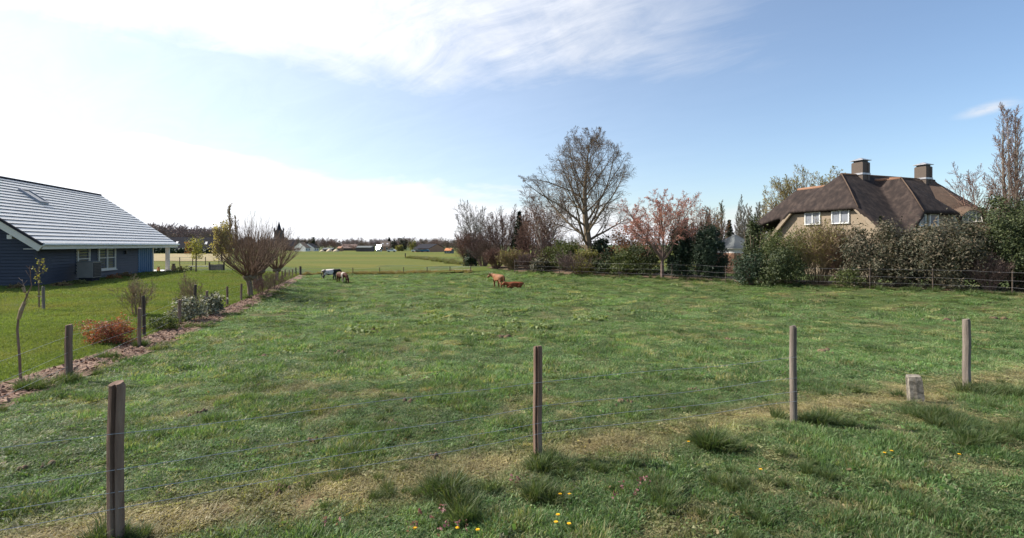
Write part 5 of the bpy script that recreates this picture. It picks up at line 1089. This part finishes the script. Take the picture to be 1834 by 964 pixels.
# tall tufts left uneaten at posts and on the verge
tf = [blades(rp_, 300, .11, .07, .26, .007, .8, .75).mesh('tuft', M['grass_tall']) for _ in range(3)]; TUFT = proto_coll('tall_tuft', tf)
TP_ = []
for px, py, n, sp, sc in ((1270, 800, 7, .12, 1.0), (1295, 803, 3, .08, .7), (1465, 760, 9, .2, .85), (1490, 765, 4, .1, .7), (1668, 752, 8, .14, .85), (1695, 762, 6, .14, .8), (1622, 742, 3, .08, .5), (1790, 712, 9, .26, 1.0), (1765, 705, 4, .1, .9), (1750, 795, 7, .16, .8), (1810, 770, 8, .25, .8),
        (782, 885, 6, .09, .85), (860, 890, 6, .18, .5), (955, 885, 6, .11, .72), (1000, 845, 7, .13, .75), (980, 825, 4, .08, .7), (830, 925, 6, .12, .7), (700, 890, 5, .2, .4), (207, 964, 6, .08, .7), (240, 975, 4, .1, .6), (1150, 880, 7, .22, .6), (1080, 850, 5, .2, .5), (1340, 860, 6, .2, .5), (1450, 840, 7, .25, .5),
        (1300, 930, 8, .25, .5), (60, 700, 5, .15, 1.), (120, 686, 5, .1, 1.), (185, 645, 4, .15, .9), (250, 622, 4, .1, 1.), (325, 590, 5, .3, 1.), (480, 525, 5, .5, 1.1), (460, 535, 5, .5, 1.1), (640, 770, 4, .3, .5), (600, 830, 5, .3, .5), (1600, 900, 6, .3, .45), (560, 870, 6, .25, .45)):
    b = G(px, py)
    for k in range(n): q = rng.normal(0, sp, 2); TP_.append((b[0]+q[0], b[1]+q[1]*.7, sc*(.7+.5*rng.random())))
for _ in range(330):
    yy = float(rng.random()**1.5*30+3); xx = float((rng.random()*2-1)*(1.1*yy))
    if dleft(xx, yy) > .3 and fbm(xx*.8, yy*.8, 91, 3) > .52 and not (xx > np.interp(yy, ry, rx)-.4 and yy > ry.min()): TP_.append((xx, yy, (.25+.3*rng.random())*(1+.02*yy)))
for _ in range(130):      # ragged edge of the bark bed
    a, c = lpt(-6+38*float(rng.random())**1.5, -.22+.14*float(rng.normal())); TP_.append((a, c, .35+.5*rng.random()))
for t in np.linspace(0, 10, 110):      # long grass under the right fence
    a, c = redge(t); q = rng.normal(0, .35, 2); TP_.append((float(a)-.4+q[0], float(c)-.3+q[1], .9+.6*rng.random()))
TP_ = np.array(TP_); scatter('tall_grass_tufts', TUFT, np.stack([TP_[:, 0], TP_[:, 1], ground(TP_[:, 0], TP_[:, 1])], 1), rng.integers(0, 3, len(TP_)), TP_[:, 2], 'longer dark green grass tufts around posts and along the verge', 'grass', .12*rng.random(len(TP_)), .75+.4*rng.random(len(TP_)), 5, .2)
# dry bents along the far fence
x = np.concatenate([np.interp(rng.random(260), np.linspace(0, 1, 7), [gpts[-1][0]]+[p[0] for p in farF])]); y = np.interp(x, [gpts[-1][0]]+[p[0] for p in farF], [gpts[-1][1]]+[p[1] for p in farF])+rng.normal(.3, .35, 260)
scatter('dry_bents', TUFT, np.stack([x, y, ground(x, y)], 1), rng.integers(0, 3, 260), 1.0+1.0*rng.random(260), 'tan dry grass along the far pasture fence', 'grass', .85+.15*rng.random(260), np.ones(260), 6, .3)
# rushes along the ditch in the far meadow
p0, p1 = AT(735, 128), AT(838, 84); t = rng.random(420); x = p0[0]+(p1[0]-p0[0])*t+rng.normal(0, .7, 420); y = p0[1]+(p1[1]-p0[1])*t**1.3+rng.normal(0, .7, 420)
scatter('ditch_rushes', TUFT, np.stack([x, y, ground(x, y)], 1), rng.integers(0, 3, 420), 1.6+1.4*rng.random(420), 'rough dark rushes along the ditch in the far meadow', 'rushes', .15+.5*rng.random(420), np.ones(420), 8, .3)
# dock and clover patches in the pasture
dk = [leaves(rp_, np.stack([*(rp_.normal(0, .12, (2, 26))), .03+.07*rp_.random(26)], 1), .13, 1.9, None, 1.6).mesh('dock', M['dock']) for _ in range(3)]; DOCK = proto_coll('dock_plant', dk)
Q = []
for px, py, n, sp in ((795, 570, 9, .5), (780, 580, 7, .5), (885, 562, 6, .5), (905, 576, 6, .7), (1045, 575, 7, .45), (660, 593, 7, .35), (930, 560, 5, .4), (880, 590, 4, .6), (735, 552, 6, .8), (760, 552, 5, .5), (640, 550, 4, .6), (960, 590, 4, .4), (835, 552, 4, .5), (905, 602, 3, .6), (940, 608, 3, .4), (560, 545, 4, .7), (1000, 540, 6, 1.), (870, 505, 8, 1.2), (960, 515, 9, 1.2), (860, 500, 6, 1.), (1020, 515, 5, 1.2), (800, 530, 6, 1.2), (1180, 520, 5, 1.4), (720, 515, 6, 1.4), (520, 620, 3, .4), (1140, 560, 3, .6)):
    b = G(px, py)
    for k in range(n): Q.append((b[0]+rng.normal(0, sp), b[1]+rng.normal(0, sp*1.3), (.55+.6*rng.random())*(1+.012*b[1])))
Q = np.array(Q); scatter('dock_patches', DOCK, np.stack([Q[:, 0], Q[:, 1], ground(Q[:, 0], Q[:, 1])+.02], 1), rng.integers(0, 3, len(Q)), Q[:, 2], 'pale broad leaved dock patches in the pasture', 'weeds', None, None, 7)
# bark chips in the bed
n = 5200; s_ = -5+rng.random(n)**1.6*28; w_2 = -.15+rng.random(n)*np.interp(s_, [-5, 12, 28], [1.0, .95, .7]); x, y = lpt(s_, w_2); cs = (.03+.05*rng.random(n))
P = np.stack([x, y, ground(x, y)+.055+.02*rng.random(n)], 1); o = leaves(np.random.default_rng(9), P, .085, 2.2, None, 2.5, .5).build('bark_chips', M['chips']); tag(o, 'loose reddish bark chips on the garden bed', 'bark chips', kind='stuff')
# dead leaves lying in the grass
n = 420; x, y = sample(n, 2.6, 14); ok = dleft(x, y) > .2; x, y = x[ok], y[ok]
o = leaves(np.random.default_rng(10), np.stack([x, y, ground(x, y)+.045], 1), .045, 1.5, None, 2., .3).build('fallen_leaves', M['l_tan']); tag(o, 'small dead leaves scattered in the foreground grass', 'leaves', kind='stuff')
# pink dead nettles on the verge
Q = []
for px, py, n, sp in ((775, 940, 5, .12), (820, 948, 2, .08), (930, 870, 3, .08), (1110, 895, 3, .1), (1160, 885, 2, .06), (590, 950, 2, .1), (720, 945, 3, .1)):
    b = G(px, py)
    for k in range(n):
        c = np.array([b[0]+rng.normal(0, sp), b[1]+rng.normal(0, sp), 0]); c[2] = ground(c[0], c[1])+.09
        for j in range(9): Q.append(c+rng.normal(0, 1, 3)*np.array([.014, .014, .022]))
o = leaves(np.random.default_rng(12), np.array(Q), .026, 1.4).build('dead_nettles', M['pink']); tag(o, 'small pinkish dead nettle flowers on the verge', 'flowers', kind='stuff')
# dandelions
DG = 'dandelions on the verge'
def dandelion(px, py, label, s=.72):
    b = G(px, py+6); o = thing('dandelion', b, label, 'dandelion', DG, rng.random()*6, s); h = .10
    MB().tube([(0, 0, 0), (.005, 0, h*.6), (.008, 0, h)], .0035, 5).build('stem', M['stem'], o)
    mb = MB(); r = np.random.default_rng(int(px))
    for ring, (n_, rd, z) in enumerate(((16, .024, .0), (12, .017, .006), (8, .009, .010))):
        for k in range(n_):
            a = k*6.283/n_+ring*.3; d = np.array([math.cos(a), math.sin(a), .35]); t = np.array([-math.sin(a), math.cos(a), 0])*.0042; c = np.array([.008, 0, h+z])
            mb.add([c-t*.5, c+t*.5, c+d*rd+t, c+d*rd-t], [[0, 1, 2, 3]])
    mb.build('flower_head', M['yellow'], o)
for a in ((1234, 797, 'lone dandelion beside the dark grass tuft right of the centre post'), (1002, 893, 'left dandelion of the pair below the centre post'), (1020, 893, 'right dandelion of the pair below the centre post'), (1000, 932, 'topmost dandelion of the trio below the centre post'),
          (996, 946, 'lower left dandelion of the trio below the centre post'), (1020, 949, 'lower right dandelion of the trio below the centre post'), (744, 957, 'leftmost dandelion at the bottom edge'), (818, 956, 'dandelion at the bottom edge among pink nettles'), (856, 960, 'rightmost dandelion at the bottom edge row'),
          (1362, 848, 'dandelion in front of the third fence post'), (1585, 817, 'left dandelion of the pair in front of the concrete stub'), (1598, 814, 'right dandelion of the pair in front of the concrete stub'), (1718, 820, 'dandelion near the right edge below the last post')): dandelion(*a)

# clods of bare earth and old dung in the grass
mb = MB(); r_ = np.random.default_rng(15)
for px, py, rad in ((75, 838, .09), (505, 882, .06), (735, 722, .07), (690, 762, .06), (840, 683, .06), (1115, 724, .07), (560, 792, .05), (440, 700, .08), (1240, 700, .06), (1480, 632, .16), (1800, 572, .22), (900, 605, .18), (660, 596, .2), (600, 635, .15), (1320, 610, .14), (470, 640, .12), (780, 820, .05), (1690, 575, .2), (350, 745, .07), (980, 700, .06)):
    b = G(px, py)
    for k in range(7):
        c = b+np.array([r_.normal(0, rad*.9), r_.normal(0, rad*.9), .012]); q = rad*(.25+.4*r_.random())
        mb.tube([c-UP*.03, c+UP*q*.35, c+UP*(q*.6+.02)], [q, q*.8, q*.25], 7, True, 1+.2*r_.normal(0, 1, 7))
tag(mb.build('earth_clods', M['litter'], None, True), 'brown clods of bare earth and dung in the pasture', 'clods', kind='stuff')
